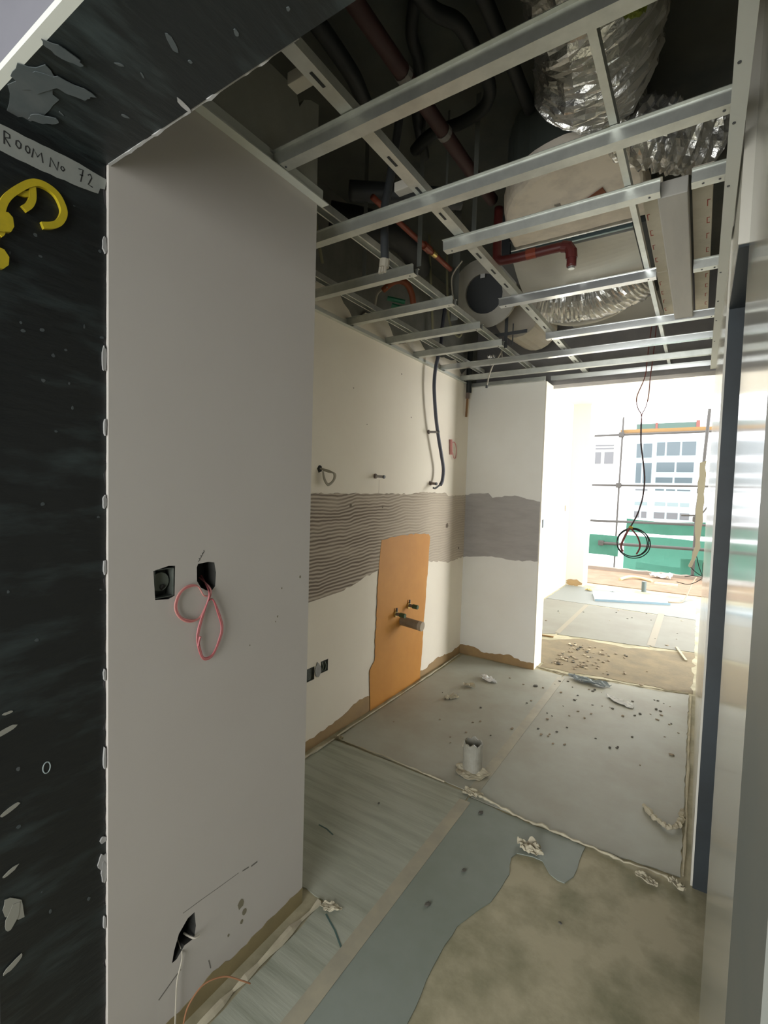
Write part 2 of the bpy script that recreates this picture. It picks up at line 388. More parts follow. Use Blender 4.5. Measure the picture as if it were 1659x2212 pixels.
# pier left of the doorway
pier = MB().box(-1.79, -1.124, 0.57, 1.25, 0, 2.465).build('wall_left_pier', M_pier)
c1 = MB().prism([(.679, 1.278), (.700, 1.282), (.720, 1.286), (.738, 1.284), (.737, 1.206), (.720, 1.2), (.684, 1.204)], 'x', -1.17, -1.1).build('c', M_hole)
c2 = MB().prism([(.802, 1.272), (.806, 1.281), (.838, 1.283), (.858, 1.279), (.864, 1.25), (.862, 1.212), (.848, 1.198), (.832, 1.205), (.815, 1.215), (.803, 1.235)], 'x', -1.18, -1.1).build('c', M_hole)
c3 = MB().prism([(.738, .205), (.744, .235), (.758, .272), (.785, .296), (.806, .298), (.811, .255), (.806, .222), (.775, .225), (.752, .205)], 'x', -1.2, -1.1).build('c', M_hole)
cut(pier, [c1, c2, c3])
struct(pier, 'white plastered pier left of the doorway')
MB().prism(rag([(.80, 1.283), (.862, 1.283), (.865, 1.20), (.80, 1.20)], .0, 9), 'x', -1.179, -1.177).build('cavity_shade_back', M_hole, pier)
MB().prism([(.73, .2), (.815, .2), (.815, .3), (.73, .3)], 'x', -1.199, -1.197).build('cavity_shade_back', M_hole, pier)
# upper raw part of pier above the ceiling line
up = MB().prism([(0.57, 2.465)]+[(1.25, 2.465), (1.25, 2.76)]+rag([(1.25, 2.765), (1.18, 2.735), (1.16, 2.70), (1.14, 2.745), (1.04, 2.742), (0.57, 2.74)], .006, .03, False, 9), 'x', -1.79, -1.126)
struct(up.build('wall_left_pier_top', mat('raw_board', (.30, .30, .26), .9, col2=(.24, .245, .21), scale=5)), 'raw unpainted top of the pier above the ceiling line')
# scuffs and pencil marks
for pts, wd in [([(-1.124, .77, .322), (-1.124, .83, .318), (-1.124, .90, .312), (-1.124, .96, .308)], .0015), ([(-1.124, .975, .304), (-1.124, 1.0, .300)], .004), ([(-1.124, 1.01, .296), (-1.124, 1.035, .295)], .005),
                ([(-1.124, .70, .135), (-1.124, .74, .155), (-1.124, .765, .165)], .004), ([(-1.124, .855, .115), (-1.124, .862, .085)], .003), ([(-1.124, .895, 2.459), (-1.124, .902, 2.457)], .006)]:
    MB().ribbon(pts, wd, (1, 0, 0), .0005).build('scratch', M_scr, pier)
for (yy, zz, q) in [(1.104, 1.075, .003), (1.095, 1.06, .002), (1.205, 1.19, .004), (1.12, 1.165, .003), (.97, .20, .012), (.985, .165, .010), (.975, .14, .006), (.925, .135, .004), (.99, 1.01, .002)]:
    MB().prism(blob(yy, zz, q, q*1.3, int(yy*1000), 9), 'x', -1.124, -1.1235).build('stain', mat('stain', (.20, .18, .12), .9), pier)
for k in range(4):
    MB().ribbon([(-1.124, .806+k*.005, 1.287+k*.007), (-1.124, .812+k*.004, 1.292+k*.007), (-1.124, .808+k*.005, 1.296+k*.007)], .0012, (1, 0, 0), .0005).build('scribble', M_ink, pier)
# olive coat on pier foot
base = rag([(.57, 0.0), (1.25, 0.0)], 0, 9, False)+rag([(1.25, .057), (1.10, .058), (.95, .05), (.87, .068), (.80, .05), (.57, .045)], .004, .02, False, 4)
struct(MB().prism(base, 'x', -1.124, -1.1225).build('baseboard_pier', M_ochre_o), 'olive brown coat along the foot of the pier')
# ragged bright plaster edge of the pier at the lintel
eb = [(x, y) for x, y in rag([(-1.1235, .5685), (-.55, .5685)], .0, .02, False)]
ev = MB(); xs_ = [i*.012 for i in range(48)]
pts = [(-1.124+x, 2.1975-.0085*max(0, mnoise.noise(Vector((x*30, 3, 1))))-.006*(1-x/.58)) for x in xs_]+[(-.56, 2.2), (-1.124, 2.2)]
struct(ev.prism(pts, 'y', .568, .574).build('trim_6', M_plasterw), 'ragged white plaster edge along the lintel')

# kitchen recess, left wall: block wall and plaster skin with ragged top
wbox('wall_left', M_block, -2.0, -1.80, 0.57, 8.25, 0, ZS, label='left wall of the kitchen recess')
skin = [(1.25, 0.0), (4.07, 0.0)]+rag([(4.07, 2.62), (3.9, 2.50), (3.75, 2.60), (3.3, 2.52), (3.1, 2.60), (2.85, 2.49), (2.7, 2.60), (2.45, 2.58), (2.36, 2.49), (2.2, 2.60), (1.9, 2.60), (1.6, 2.66), (1.25, 2.66)], .01, .04, False, 11)
kskin = MB().prism(skin, 'x', -1.80, -1.787).build('wall_left_plaster', M_kitchen)
k1 = MB().box(-1.83, -1.7, 1.985, 2.05, .40, .475).build('c', M_hole)
k2 = MB().box(-1.83, -1.7, 2.105, 2.17, .415, .485).build('c', M_hole)
cut(kskin, [k1, k2]); struct(kskin, 'cream plaster on the left kitchen wall')
# combed adhesive band
band = rag([(1.25, .83), (2.0, .855)], .006, .03, False, 21)+rag([(2.30, .87), (2.5, .92), (2.67, .95), (2.68, .95), (3.39, .93), (3.60, .905), (3.75, .875), (4.068, .90)], .007, .03, False, 22)+rag([(4.068, 1.462), (3.9, 1.455), (3.7, 1.45), (3.66, 1.475), (3.3, 1.478), (3.1, 1.462), (2.6, 1.463), (2.0, 1.458), (1.25, 1.45)], .006, .025, False, 23)
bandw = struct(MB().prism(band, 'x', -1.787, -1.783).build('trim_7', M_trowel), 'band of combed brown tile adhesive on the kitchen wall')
bandb = rag([(-1.786, .89), (-1.55, .92), (-1.45, .922), (-1.30, .91), (-1.112, .925)], .006, .03, False, 24)+rag([(-1.112, 1.425), (-1.2, 1.44), (-1.33, 1.470), (-1.50, 1.45), (-1.53, 1.442), (-1.57, 1.484), (-1.70, 1.475), (-1.786, 1.46)], .005, .025, False, 25)
struct(MB().prism(bandb, 'y', 4.066, 4.07).build('trim_8', M_greyadh), 'band of smooth grey adhesive on the end wall')
# ochre waterproofing
och = [(2.62, 0.0), (3.31, 0.0)]+rag([(3.31, .02), (3.345, .5), (3.385, .95), (3.398, 1.125)], .004, .03, False, 26)+rag([(3.37, 1.148), (3.2, 1.16), (3.0, 1.165), (2.80, 1.158), (2.70, 1.15)], .006, .03, False, 27)+rag([(2.685, 1.06), (2.672, .86), (2.66, .5), (2.655, .33), (2.60, .28)], .006, .03, False, 28)
struct(MB().prism(och, 'x', -1.783, -1.7815).build('trim_9', M_ochre), 'bright ochre waterproofing patch around the drain')
kb = [(1.25, 0.0), (4.07, 0.0)]+rag([(4.07, .075), (3.9, .055), (3.6, .085), (3.4, .05), (3.3, .06), (2.62, .10), (2.5, .12), (2.35, .085), (2.15, .06), (1.25, .05)], .008, .03, False, 29)
struct(MB().prism(kb, 'x', -1.787, -1.785).build('baseboard_left', M_ochre_d), 'brown waterproofing along the foot of the kitchen wall')
bb = [(-1.786, 0.0), (-1.105, 0.0)]+rag([(-1.105, .055), (-1.22, .05), (-1.32, .085), (-1.45, .06), (-1.55, .05), (-1.65, .085), (-1.786, .08)], .006, .025, False, 30)
struct(MB().prism(bb, 'y', 4.067, 4.07).build('baseboard_back', M_ochre_d), 'brown waterproofing along the foot of the end wall')
# end wall stub and header
struct(MB().box(-1.80, -1.112, 4.07, 4.285, 0, 2.42).build('wall_back', M_back), 'grey plastered end wall of the kitchen recess')
struct(MB().box(-1.112, -1.104, 4.072, 4.283, 0, 2.42).build('wall_back_end', M_cream), 'cream plastered end of the kitchen partition')
struct(MB().box(-1.80, 0.06, 4.25, 4.40, 2.42, ZS).build('wall_back_header', mat('header_grey', (.30, .29, .29), .9, col2=(.24, .235, .24), scale=6)), 'grey header beam between kitchen and living area')
# right wall
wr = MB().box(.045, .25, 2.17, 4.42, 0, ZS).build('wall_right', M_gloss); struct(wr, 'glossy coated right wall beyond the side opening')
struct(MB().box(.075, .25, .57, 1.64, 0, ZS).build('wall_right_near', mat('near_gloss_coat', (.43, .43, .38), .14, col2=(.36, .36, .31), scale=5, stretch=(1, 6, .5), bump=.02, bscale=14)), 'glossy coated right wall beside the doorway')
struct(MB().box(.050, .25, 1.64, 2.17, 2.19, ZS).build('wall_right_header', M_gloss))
struct(MB().box(.25, .30, .57, 4.42, 0, ZS).build('wall_right_outer', M_black))
struct(MB().box(.052, .25, 2.160, 2.17, 0, 2.19).build('trim_10', mat('navy_membrane', (.030, .041, .048), .55, col2=(.020, .026, .029), scale=3)), 'dark membrane on the far reveal of the side opening')
struct(MB().box(.052, .25, 1.645, 2.165, 2.183, 2.19).build('trim_13', mat('navy_membrane', (.030, .042, .050), .5)), 'dark membrane under the head of the side opening')
# living area
struct(MB().box(-1.80, -1.79, 4.285, 8.25, 0, 2.95).build('wall_left_living', M_living), 'bright white wall of the living area')
struct(MB().box(-1.80, 3.0, 4.40, 8.35, 2.94, 3.0).build('ceiling_living', M_ceilw), 'white ceiling of the living area')
col = struct(MB().box(-2.2, -1.52, 8.25, 8.62, 0, ZS).build('wall_window_left', M_living), 'white pier left of the balcony opening')
MB().prism(blob(-1.66, .05, .13, .06, 77, 16), 'y', 8.247, 8.25).build('stain', M_ochre_d, col)
struct(MB().box(2.9, 3.2, 8.25, 8.62, 0, ZS).build('wall_window_right', M_living))
struct(MB().box(3.0, 3.2, .57, 5.6, 0, ZS).build('wall_right_living', M_living))
struct(MB().box(.06, 3.0, 4.30, 4.42, 0, ZS).build('wall_back_living', M_living))
# sand spill on bare floor, kerb of balcony
ds = rag([(-1.76, 4.33), (-1.08, 4.30), (-1.08, 4.16), (-.5, 4.26), (.03, 4.32), (.03, 5.48), (-.54, 5.22), (-.94, 5.27), (-1.20, 5.0), (-1.76, 4.85)], .02, .08, True, 41)
sd = MB().prism(ds, 'z', 0.0, .002).build('sand_spill', M_dust); sd['kind'] = 'stuff'; tag(sd, 'film of tan sand spilled across the living area threshold', 'sand')
struct(MB().prism(rag([(-3.9, 8.66), (2.9, 8.66), (2.9, 10.3), (-3.9, 10.3)], .0, 9), 'z', 0, .012).build('floor_balcony', mat('balcony_screed', (.20, .13, .08), .95, col2=(.26, .18, .115), scale=4, bump=.2)), 'brown rough screed of the balcony')
struct(MB().prism(rag([(-3.9, .0), (2.9, .0), (2.9, .07), (-3.9, .07)], .008, .08, True, 43), 'y', 10.28, 10.42).build('trim_11', mat('kerb', (.26, .21, .17), .95)), 'dark rough kerb along the balcony edge')

# ================================================================== FLOOR SHEETS
def sheet(m, pts, label, seed, z=.004, amp=.004, group='floor protection sheets'):
    return tag(MB().prism(rag(pts, amp, .04, True, seed), 'z', 0.0005, z).build('floor_sheet', m), label, 'floor sheet', group)
sheet(M_sheet2, [(-1.055, .58), (-.878, .58), (-.878, 2.185), (-1.735, 2.185), (-1.735, 1.30), (-1.06, 1.30)], 'grey ribbed floor sheet beside the foot of the pier', 51)
torn = [(-.868, .58), (-.57, .58), (-.60, 1.0), (-.61, 1.128), (-.616, 1.217), (-.627, 1.40), (-.622, 1.486), (-.60, 1.55), (-.563, 1.645), (-.549, 1.81), (-.571, 1.90), (-.56, 1.935), (-.50, 1.955), (-.46, 1.955), (-.42, 1.905), (-.385, 1.890), (-.36, 1.892), (-.338, 1.945), (-.331, 2.140), (-.868, 2.155)]
sheet(M_sheetb, torn, 'blue grey floor sheet torn along its right edge', 52, amp=.005)
sheet(M_sheet, [(-1.735, 2.205), (-.878, 2.205), (-.872, 4.08), (-1.09, 4.09), (-1.10, 4.045), (-1.735, 4.03)], 'grey floor sheet around the upright drain pipe', 53)
sheet(M_sheet, [(-.862, 2.165), (-.33, 2.155), (.012, 2.19), (.005, 4.28), (-.2, 4.22), (-.52, 4.17), (-.862, 4.085)], 'large grey floor sheet along the right wall littered with rubble', 54)
sheet(M_sheetl, [(-1.76, 4.95), (-1.215, 5.25), (-1.20, 6.95), (-1.76, 6.95)], 'darkened floor sheet along the bright living wall', 55)
sheet(M_sheetl, [(-1.20, 5.25), (-.345, 5.40), (-.345, 6.93), (-1.19, 6.93)], 'darkened floor sheet in the middle of the living area', 56)
sheet(M_sheetl, [(-.33, 5.42), (.03, 5.50), (.03, 6.95), (-.33, 6.95)], 'narrow darkened floor sheet by the right wall of the living area', 57)
sheet(mat('bluish_floor_sheet', (.19, .20, .185), .6), [(-1.76, 6.97), (.03, 6.97), (.03, 8.2), (-1.76, 8.2)], 'darkened bluish floor sheet before the balcony', 58)  # bluish sheet, its colour also darkened against the daylight
def tape(p, label, w_=.055, m=None):
    return tag(MB().ribbon([Vector(q) for q in p], w_, (0, 0, 1), .0012).build('floor_tape', m or M_tape), label, 'tape', 'tape strips over the sheet joints')
tape([(-.873, .62+i*.1, .0042+0.001*(i % 2)) for i in range(16)], 'yellowed tape strip over the sheet joint nearest the doorway')
tape([(-.868, 2.23+i*.1, .0042+0.001*(i % 2)) for i in range(19)], 'yellowed tape strip running from the drain pipe to the sand')
tape([(-1.207, 5.3+i*.16, .0042) for i in range(11)], 'darkened tape strip left of centre on the living floor', .05, mat('darkened_tape', (.225, .20, .145), .6))  # tape colour darkened along with the daylit sheets
tape([(-.338, 5.45+i*.2, .0042) for i in range(9)], 'darkened tape strip near the right wall on the living floor', .07, mat('darkened_tape', (.225, .20, .145), .6))
# curled seam lips across the floor
def lip(p, amp, seed, label, r=.006):
    rnd = random.Random(seed); q = []
    for i in range(len(p)-1):
        for j in range(8):
            t = j/8; a = Vector(p[i]); b = Vector(p[i+1]); v = a+(b-a)*t
            q.append(v+Vector((rnd.uniform(-1, 1)*amp*.5, rnd.uniform(-1, 1)*amp, abs(rnd.gauss(0, amp*.5)))))
    q.append(Vector(p[-1]))
    rr = [r*(.35+rnd.random()) for _ in q]
    n = len(q)
    return tag(MB().tube(q, lambda t: rr[min(n-1, int(t*(n-1)))], 6).build('curled_seam', M_paper), label, 'seam', 'curled seams')
lip([(-1.72, 2.20, .005), (-1.37, 2.207, .005), (-1.02, 2.197, .005)], .003, 61, 'thin curled paper seam from the kitchen wall to the drain pipe', .004)
lip([(-.89, 2.195, .006), (-.80, 2.185, .01), (-.65, 2.158, .007), (-.50, 2.150, .007), (-.34, 2.152, .006), (-.18, 2.140, .008), (-.03, 2.150, .01)], .005, 62, 'ragged curled seam along the torn sheet edge', .006)
lip([(-1.745, 2.22, .008), (-1.745, 2.9, .008), (-1.75, 3.5, .008), (-1.76, 4.02, .008)], .004, 63, 'tan paper seam along the foot of the kitchen wall', .006)
lip([(-1.735, 1.35, .012), (-1.735, 1.75, .015), (-1.735, 2.18, .012)], .005, 64, 'pale upturned sheet edge along the foot of the kitchen wall', .010)
lip([(-1.08, .62, .006), (-1.075, .9, .006), (-1.07, 1.28, .006)], .004, 65, 'pale upturned sheet edge along the pier foot', .012)
lip([(.022, 2.2, .006), (.022, 2.8, .006), (.02, 3.5, .006), (.02, 4.28, .006)], .004, 66, 'tan sheet edge along the right wall', .006)
lip([(-1.10, 4.15, .005), (-.85, 4.11, .005), (-.52, 4.19, .006), (-.2, 4.235, .006), (.0, 4.30, .006)], .006, 67, 'frayed sheet edge at the sand', .006)

# ================================================================== CEILING GRID
def hat(y, z0=2.45, w_=.046, h=.034, fl=.011, t=.0014):
    a = w_/2
    o = [(y-a-fl, z0+h), (y-a, z0+h), (y-a+.004, z0), (y+a-.004, z0), (y+a, z0+h), (y+a+fl, z0+h)]
    i = [(y+a+fl, z0+h-t), (y+a+t, z0+h-t) if False else (y+a+fl, z0+h-t)]
    inn = [(y+a+fl, z0+h+t), (y+a-t, z0+h+t), (y+a-.004-t, z0+t), (y-a+.004+t, z0+t), (y-a+t, z0+h+t), (y-a-fl, z0+h+t)]
    return o+inn
def furring(x0, x1, y, label, m=M_galv, z0=2.45, **k):
    t = empty('furring_channel', ((x0+x1)/2, y, z0)); tag(t, label, 'channel', 'ceiling furring channels')
    MB().prism(hat(y, z0, **k), 'x', x0, x1).build('channel_body', m, t)
    for q in range(2):
        xx = x0+.03+(x1-x0-.06)*q
        MB().tube([(xx, y, z0-.0015), (xx, y, z0+.002)], .0035, 8).build('screw_head', M_dark, t)
    return t
furring(-1.115, .03, 1.065, 'galvanised ceiling channel nearest the doorway from pier to right wall')
furring(-1.79, .03, 1.47, 'second long ceiling channel from the doorway')
furring(-.905, -.155, 1.772, 'short ceiling channel with a shiny cut end below the white insulation')
furring(-.072, .03, 1.772, 'stub of ceiling channel between insulation board and right wall')
furring(-1.785, -1.105, 1.885, 'first short ceiling channel from the kitchen wall beside the hanging cable plug')
furring(-1.785, -1.105, 2.285, 'second short ceiling channel from the kitchen wall')
furring(-.915, -.21, 2.432, 'ceiling channel under the grey drain pan', M_galv_s)
furring(-.074, .03, 2.432, 'ceiling channel stub across the far insulation board')
furring(-1.785, -1.125, 2.70, 'third short ceiling channel from the kitchen wall')
furring(-.85, .03, 3.08, 'ceiling channel under the far foil duct rim', M_galv_s)
furring(-1.785, -1.125, 3.07, 'fourth short ceiling channel from the kitchen wall ending at the cross bracket')
furring(-1.785, .03, 3.49, 'third ceiling channel from the header spanning the full width', M_galv_s)
furring(-1.785, .03, 3.885, 'second ceiling channel from the header spanning the full width')
furring(-1.105, .03, 4.215, 'ceiling channel fixed against the header beam', M_galv_s)
def main(x, y0, y1, label, flat=False, z=2.487, w_=.04, h=.028, t=.0015):
    a = w_/2
    if flat: o = [(x-a, z+h), (x-a, z), (x+a, z), (x+a, z+h), (x+a-t, z+h), (x+a-t, z+t), (x-a+t, z+t), (x-a+t, z+h)]
    else: o = [(x-a, z), (x-a+.006, z), (x-a+.006, z+t), (x-a+t, z+t), (x-a+t, z+h-t), (x+a-t, z+h-t), (x+a-t, z+t), (x+a-.006, z+t), (x+a-.006, z), (x+a, z), (x+a, z+h), (x-a, z+h)]
    e = empty('main_channel', (x, (y0+y1)/2, z)); tag(e, label, 'channel', 'ceiling main channels')
    MB().prism(o, 'y', y0, y1).build('channel_body', M_galv, e)
    if flat == 1:
        k = 0; yy = y0+.12
        while yy < y1-.1:
            MB().box(x-.004, x+.004, yy, yy+.05, z-.0012, z).build('slot', M_blk, e); yy += .17
    return e
main(-1.585, 1.30, 3.86, 'main ceiling channel closest to the kitchen wall')
main(-1.19, 1.30, 4.05, 'main ceiling channel along the ends of the short channels')
main(-.83, .60, 4.20, 'slotted main ceiling channel crossing the red pipe', True)
main(-.245, 1.05, 4.20, 'main ceiling channel over the right side beside the board', 2, w_=.019)
# wall angles
def angle(name, pts_axis, prof, a, b, label, m=M_painted, screws=()):
    e = empty(name, (0, 0, 0)) if False else None
    o = MB().prism(prof, pts_axis, a, b).build(name, m); tag(o, label, 'angle trim', 'ceiling wall angles')
    for s_ in screws: MB().tube(s_, .004, 8).build('screw_head', M_dark, o)
    return o
angle('wall_angle', 'y', [(-1.124, 2.445), (-1.094, 2.445), (-1.094, 2.448), (-1.121, 2.448), (-1.121, 2.50), (-1.124, 2.50)], .575, 1.275, 'painted ceiling angle along the top of the pier')
angle('wall_angle', 'y', [(.045, 2.432), (.012, 2.432), (.012, 2.436), (.042, 2.436), (.042, 2.475), (.045, 2.475)], .60, 4.24, 'painted ceiling angle running the length of the right wall',
      screws=[[(.022, yy, 2.430), (.022, yy, 2.433)] for yy in (1.3, 1.5, 1.79, 2.45, 2.8, 3.1, 3.5)])
angle('wall_angle', 'y', [(-1.787, 2.440), (-1.760, 2.440), (-1.760, 2.443), (-1.784, 2.443), (-1.784, 2.475), (-1.787, 2.475)], 1.26, 4.06, 'thin ceiling angle along the kitchen wall')
angle('wall_angle', 'x', [(4.07, 2.42), (4.035, 2.42), (4.035, 2.424), (4.066, 2.424), (4.066, 2.46), (4.07, 2.46)], -1.78, -1.115, 'ceiling angle over the end wall of the kitchen recess', M_galv)
# vertical hanger straps
def strap(x, y, z0, z1, label, w_=.025):
    o = MB().box(x-w_/2, x+w_/2, y-.001, y+.001, z0, z1).build('hanger_strap', mat('dull_strap', (.20, .21, .19), .6, .4)); return tag(o, label, 'hanger', 'hanger straps')
strap(-1.40, 1.90, 2.49, ZS, 'hanger strap above the first short channel by the kitchen wall', .022)
strap(-1.11, 1.92, 2.50, ZS, 'hanger strap dropping behind the hanging conduit', .022)
strap(-1.00, 1.95, 2.80, ZS, 'thin hanger strap behind the dull red pipe', .010)
strap(-1.255, 2.60, 2.49, ZS, 'wide hanger strap left of the round black fan mouth', .045)
strap(-.855, 1.93, 2.51, ZS, 'hanger strap beside the slotted main channel', .02)
# clip brackets
for (x, y, lb) in [(-.90, .93, 'small white clip block on the main channel by the lintel'), (-.90, 1.44, 'small white clip block on the main channel at the second channel')]:
    tag(MB().box(x-.03, x+.052, y-.018, y+.018, 2.514, 2.545).build('clip_block', mat('pale_block', (.50, .48, .42), .8), bevel=.003), lb, 'clip')
br = empty('cross_bracket', (-1.15, 3.1, 2.49)); tag(br, 'dark steel cross bracket hanging before the cream insulated duct', 'bracket')
MB().box(-1.162, -1.140, 3.19, 3.194, 2.47, 2.73).build('upright', M_dark, br)
MB().box(-1.265, -1.01, 3.194, 3.20, 2.553, 2.575).build('crossbar', M_dark, br)
MB().tube([(-1.11, 3.21, 2.49), (-1.11, 3.21, 2.63)], .004, 6).build('threaded_rod', M_dark, br)

# ================================================================== PLENUM SERVICES
def pipe(name, pts, r, m, label, cat='pipe', n=12, k=6, group=None, parts=()):
    e = empty(name, tuple(pts[0])); tag(e, label, cat, group)
    MB().tube(cr(pts, k) if k else pts, r, n).build('pipe_run', m, e, smooth=True)
    for nm, p, rr, mm in parts: MB().tube(p, rr, n).build(nm, mm, e, smooth=False)
    return e
pipe('sprinkler_main', [(-.905, .60, 2.9), (-.91, 1.2, 2.9), (-.915, 2.0, 2.9), (-.91, 2.26, 2.9)], .028, M_dullred, 'dull red sprinkler main running above the ceiling grid', parts=[
    ('coupling', [(-.912, 1.42, 2.9), (-.912, 1.445, 2.9)], .0305, mat('dull_band', (.22, .21, .2), .6)), ('coupling', [(-.914, 1.73, 2.9), (-.914, 1.755, 2.9)], .0305, mat('dull_band', (.22, .21, .2), .6))])
pipe('sprinkler_branch', [(-.88, 2.27, 2.86), (-.88, 2.27, 2.66), (-.87, 2.27, 2.615), (-.82, 2.27, 2.605), (-.60, 2.27, 2.605), (-.555, 2.27, 2.60), (-.535, 2.272, 2.575), (-.533, 2.275, 2.51)], .021, M_red, 'dark red sprinkler branch with an elbow below the drain pan', parts=[
    ('sleeve', [(-.735, 2.27, 2.6065), (-.69, 2.27, 2.6065)], .0235, M_redbright), ('elbow', [(-.575, 2.27, 2.605), (-.548, 2.27, 2.597), (-.535, 2.271, 2.575), (-.533, 2.273, 2.545)], .025, M_red), ('cap', [(-.533, 2.275, 2.50), (-.533, 2.275, 2.512)], .014, M_galv)])
pipe('sprinkler_drop', [(-1.255, 1.75, 2.76), (-1.25, 2.0, 2.75), (-1.245, 2.3, 2.745), (-1.24, 2.5, 2.74)], .013, M_redbright, 'thin orange red pipe with a brass joint over the short channels', parts=[
    ('collar', [(-1.247, 2.20, 2.746), (-1.246, 2.26, 2.746)], .020, M_redbright), ('brass_joint', [(-1.245, 2.285, 2.746), (-1.244, 2.32, 2.746)], .017, M_brass)])
pipe('insulated_pipe', [(-1.10, .9, 3.0), (-1.13, 1.37, 3.0), (-1.17, 1.55, 3.0), (-1.24, 1.75, 3.0)], .030, M_blk, 'black insulated pipe over the near left corner of the grid')
pipe('insulated_pipe', [(-.86, 1.41, 3.11), (-.94, 1.52, 3.11), (-.98, 1.65, 3.11), (-1.10, 1.84, 3.11), (-1.2, 2.1, 3.11)], .022, M_blk, 'slim black insulated pipe curving left over the red main')
pipe('insulated_pipe', [(-.80, 1.25, 3.0), (-.78, 1.38, 3.0), (-.73, 1.46, 3.0), (-.722, 1.56, 3.0), (-.725, 1.66, 3.0), (-.735, 1.76, 3.0), (-.79, 1.83, 3.0), (-.89, 1.855, 3.0), (-1.03, 1.85, 3.0), (-1.14, 1.90, 3.0)], .024, M_blk, 'black insulated pipe looping round above the second channel')
pipe('insulated_pipe', [(-.64, 1.2, 3.02), (-.635, 1.6, 3.01), (-.636, 1.93, 3.0)], .024, M_blk, 'straight black insulated pipe left of the silver foil duct')
pipe('insulated_pipe', [(-1.62, 1.9, 2.85), (-1.45, 2.1, 2.84), (-1.42, 2.35, 2.84), (-1.50, 2.6, 2.84)], .07, M_blk, 'fat black insulated pipe bundle over the short channels')
pipe('insulated_pipe', [(-1.46, 1.85, 2.90), (-1.3, 1.95, 2.89), (-1.15, 2.05, 2.88), (-1.02, 2.15, 2.88)], .045, M_dark, 'dark grey insulated pipe crossing behind the hanging conduit')

# fan coil unit
fc = empty('fan_coil_unit', (-.6, 2.4, 2.76)); tag(fc, 'white insulated fan coil unit with a grey drain pan above the grid', 'air conditioner')
plan = [(-.24, 1.96), (-.385, 1.945), (-.50, 1.935), (-.58, 1.95), (-.66, 1.985), (-.73, 2.04), (-.79, 2.12), (-.835, 2.22), (-.868, 2.35), (-.885, 2.49), (-.25, 2.49)]
plan = rag(plan, .004, .03, True, 71)
cs = MB(); n = len(plan); cx, cy = -.5, 2.35
rings = []
for (zz, s_) in [(2.86, 1.0), (2.83, 1.0), (2.80, .995), (2.78, .985), (2.766, .96), (2.76, .92)]:
    rings.append([(cx+(x-cx)*s_, cy+(y-cy)*s_, zz) for x, y in plan])
vs_ = [v for r in rings for v in r]; fs_ = [(i*n+k, i*n+(k+1) % n, (i+1)*n+(k+1) % n, (i+1)*n+k) for i in range(len(rings)-1) for k in range(n)]
fs_ += [tuple(range(n)), tuple((len(rings)-1)*n+k for k in range(n))]
cs.add(vs_, fs_).build('insulated_casing', M_insul, fc, smooth=False)
MB().box(-.90, -.30, 2.485, 2.585, 2.80, 3.0).build('intake_slot', M_blk, fc)
MB().prism([(cx+(x-cx)*.97, cy+(y-cy)*.97) for x, y in plan], 'z', 2.86, 3.10).build('upper_casing', mat('dark_green_casing', (.055, .065, .058), .7), fc)
MB().box(-.895, -.31, 2.500, 2.512, 2.757, 2.80).build('slot_rail', M_galv_s, fc)
MB().box(-.905, -.315, 2.535, 2.550, 2.750, 2.80).build('slot_rail', mat('teal_rail', (.20, .27, .28), .35, .6), fc)
# slightly dished drain pan
pm = MB(); N_ = 14; vs_ = []; fs_ = []
for j in range(N_+1):
    for i in range(N_+1):
        u, v = i/N_, j/N_; x = -.915+u*.59-.09*v*(1-u); y = 2.585+v*.50
        vs_.append((x, y, 2.755-.035*math.sin(PI*u)*math.sin(PI*min(1, v*1.1))-.015*math.sin(v*PI)))
for j in range(N_):
    for i in range(N_):
        a = j*(N_+1)+i; fs_.append((a, a+1, a+N_+2, a+N_+1))
k = len(vs_); vs_ += [(x, y, 2.80) for x, y, z in vs_]
fs_ += [(k+a, k+d, k+c, k+b) for a, b, c, d in fs_]
edge = list(range(N_+1))+[j*(N_+1)+N_ for j in range(1, N_+1)]+[N_*(N_+1)+i for i in range(N_-1, -1, -1)]+[j*(N_+1) for j in range(N_-1, 0, -1)]
fs_ += [(edge[q], k+edge[q], k+edge[(q+1) % len(edge)], edge[(q+1) % len(edge)]) for q in range(len(edge))]
pm.add(vs_, fs_).build('drain_pan', M_plate, fc, smooth=False)
MB().box(-.325, -.265, 2.50, 3.09, 2.74, 3.1).build('side_panel', mat('dark_panel', (.03, .038, .038), .7), fc)
MB().prism([(-1.0, 2.585), (-.93, 2.585), (-.99, 3.08), (-1.0, 3.08)], 'z', 2.77, 3.0).build('side_flange', M_dark, fc)
MB().prism([(-.40, 2.17), (-.385, 2.27), (-.545, 2.27)], 'z', 2.752, 2.757).build('triangular_card', M_rust, fc)
for q in range(3): MB().box(-.60+q*.004, -.575, 2.20+q*.018, 2.21+q*.018, 2.756, 2.7595).build('stencil_mark', mat('stencil', (.28, .26, .23), .9), fc)

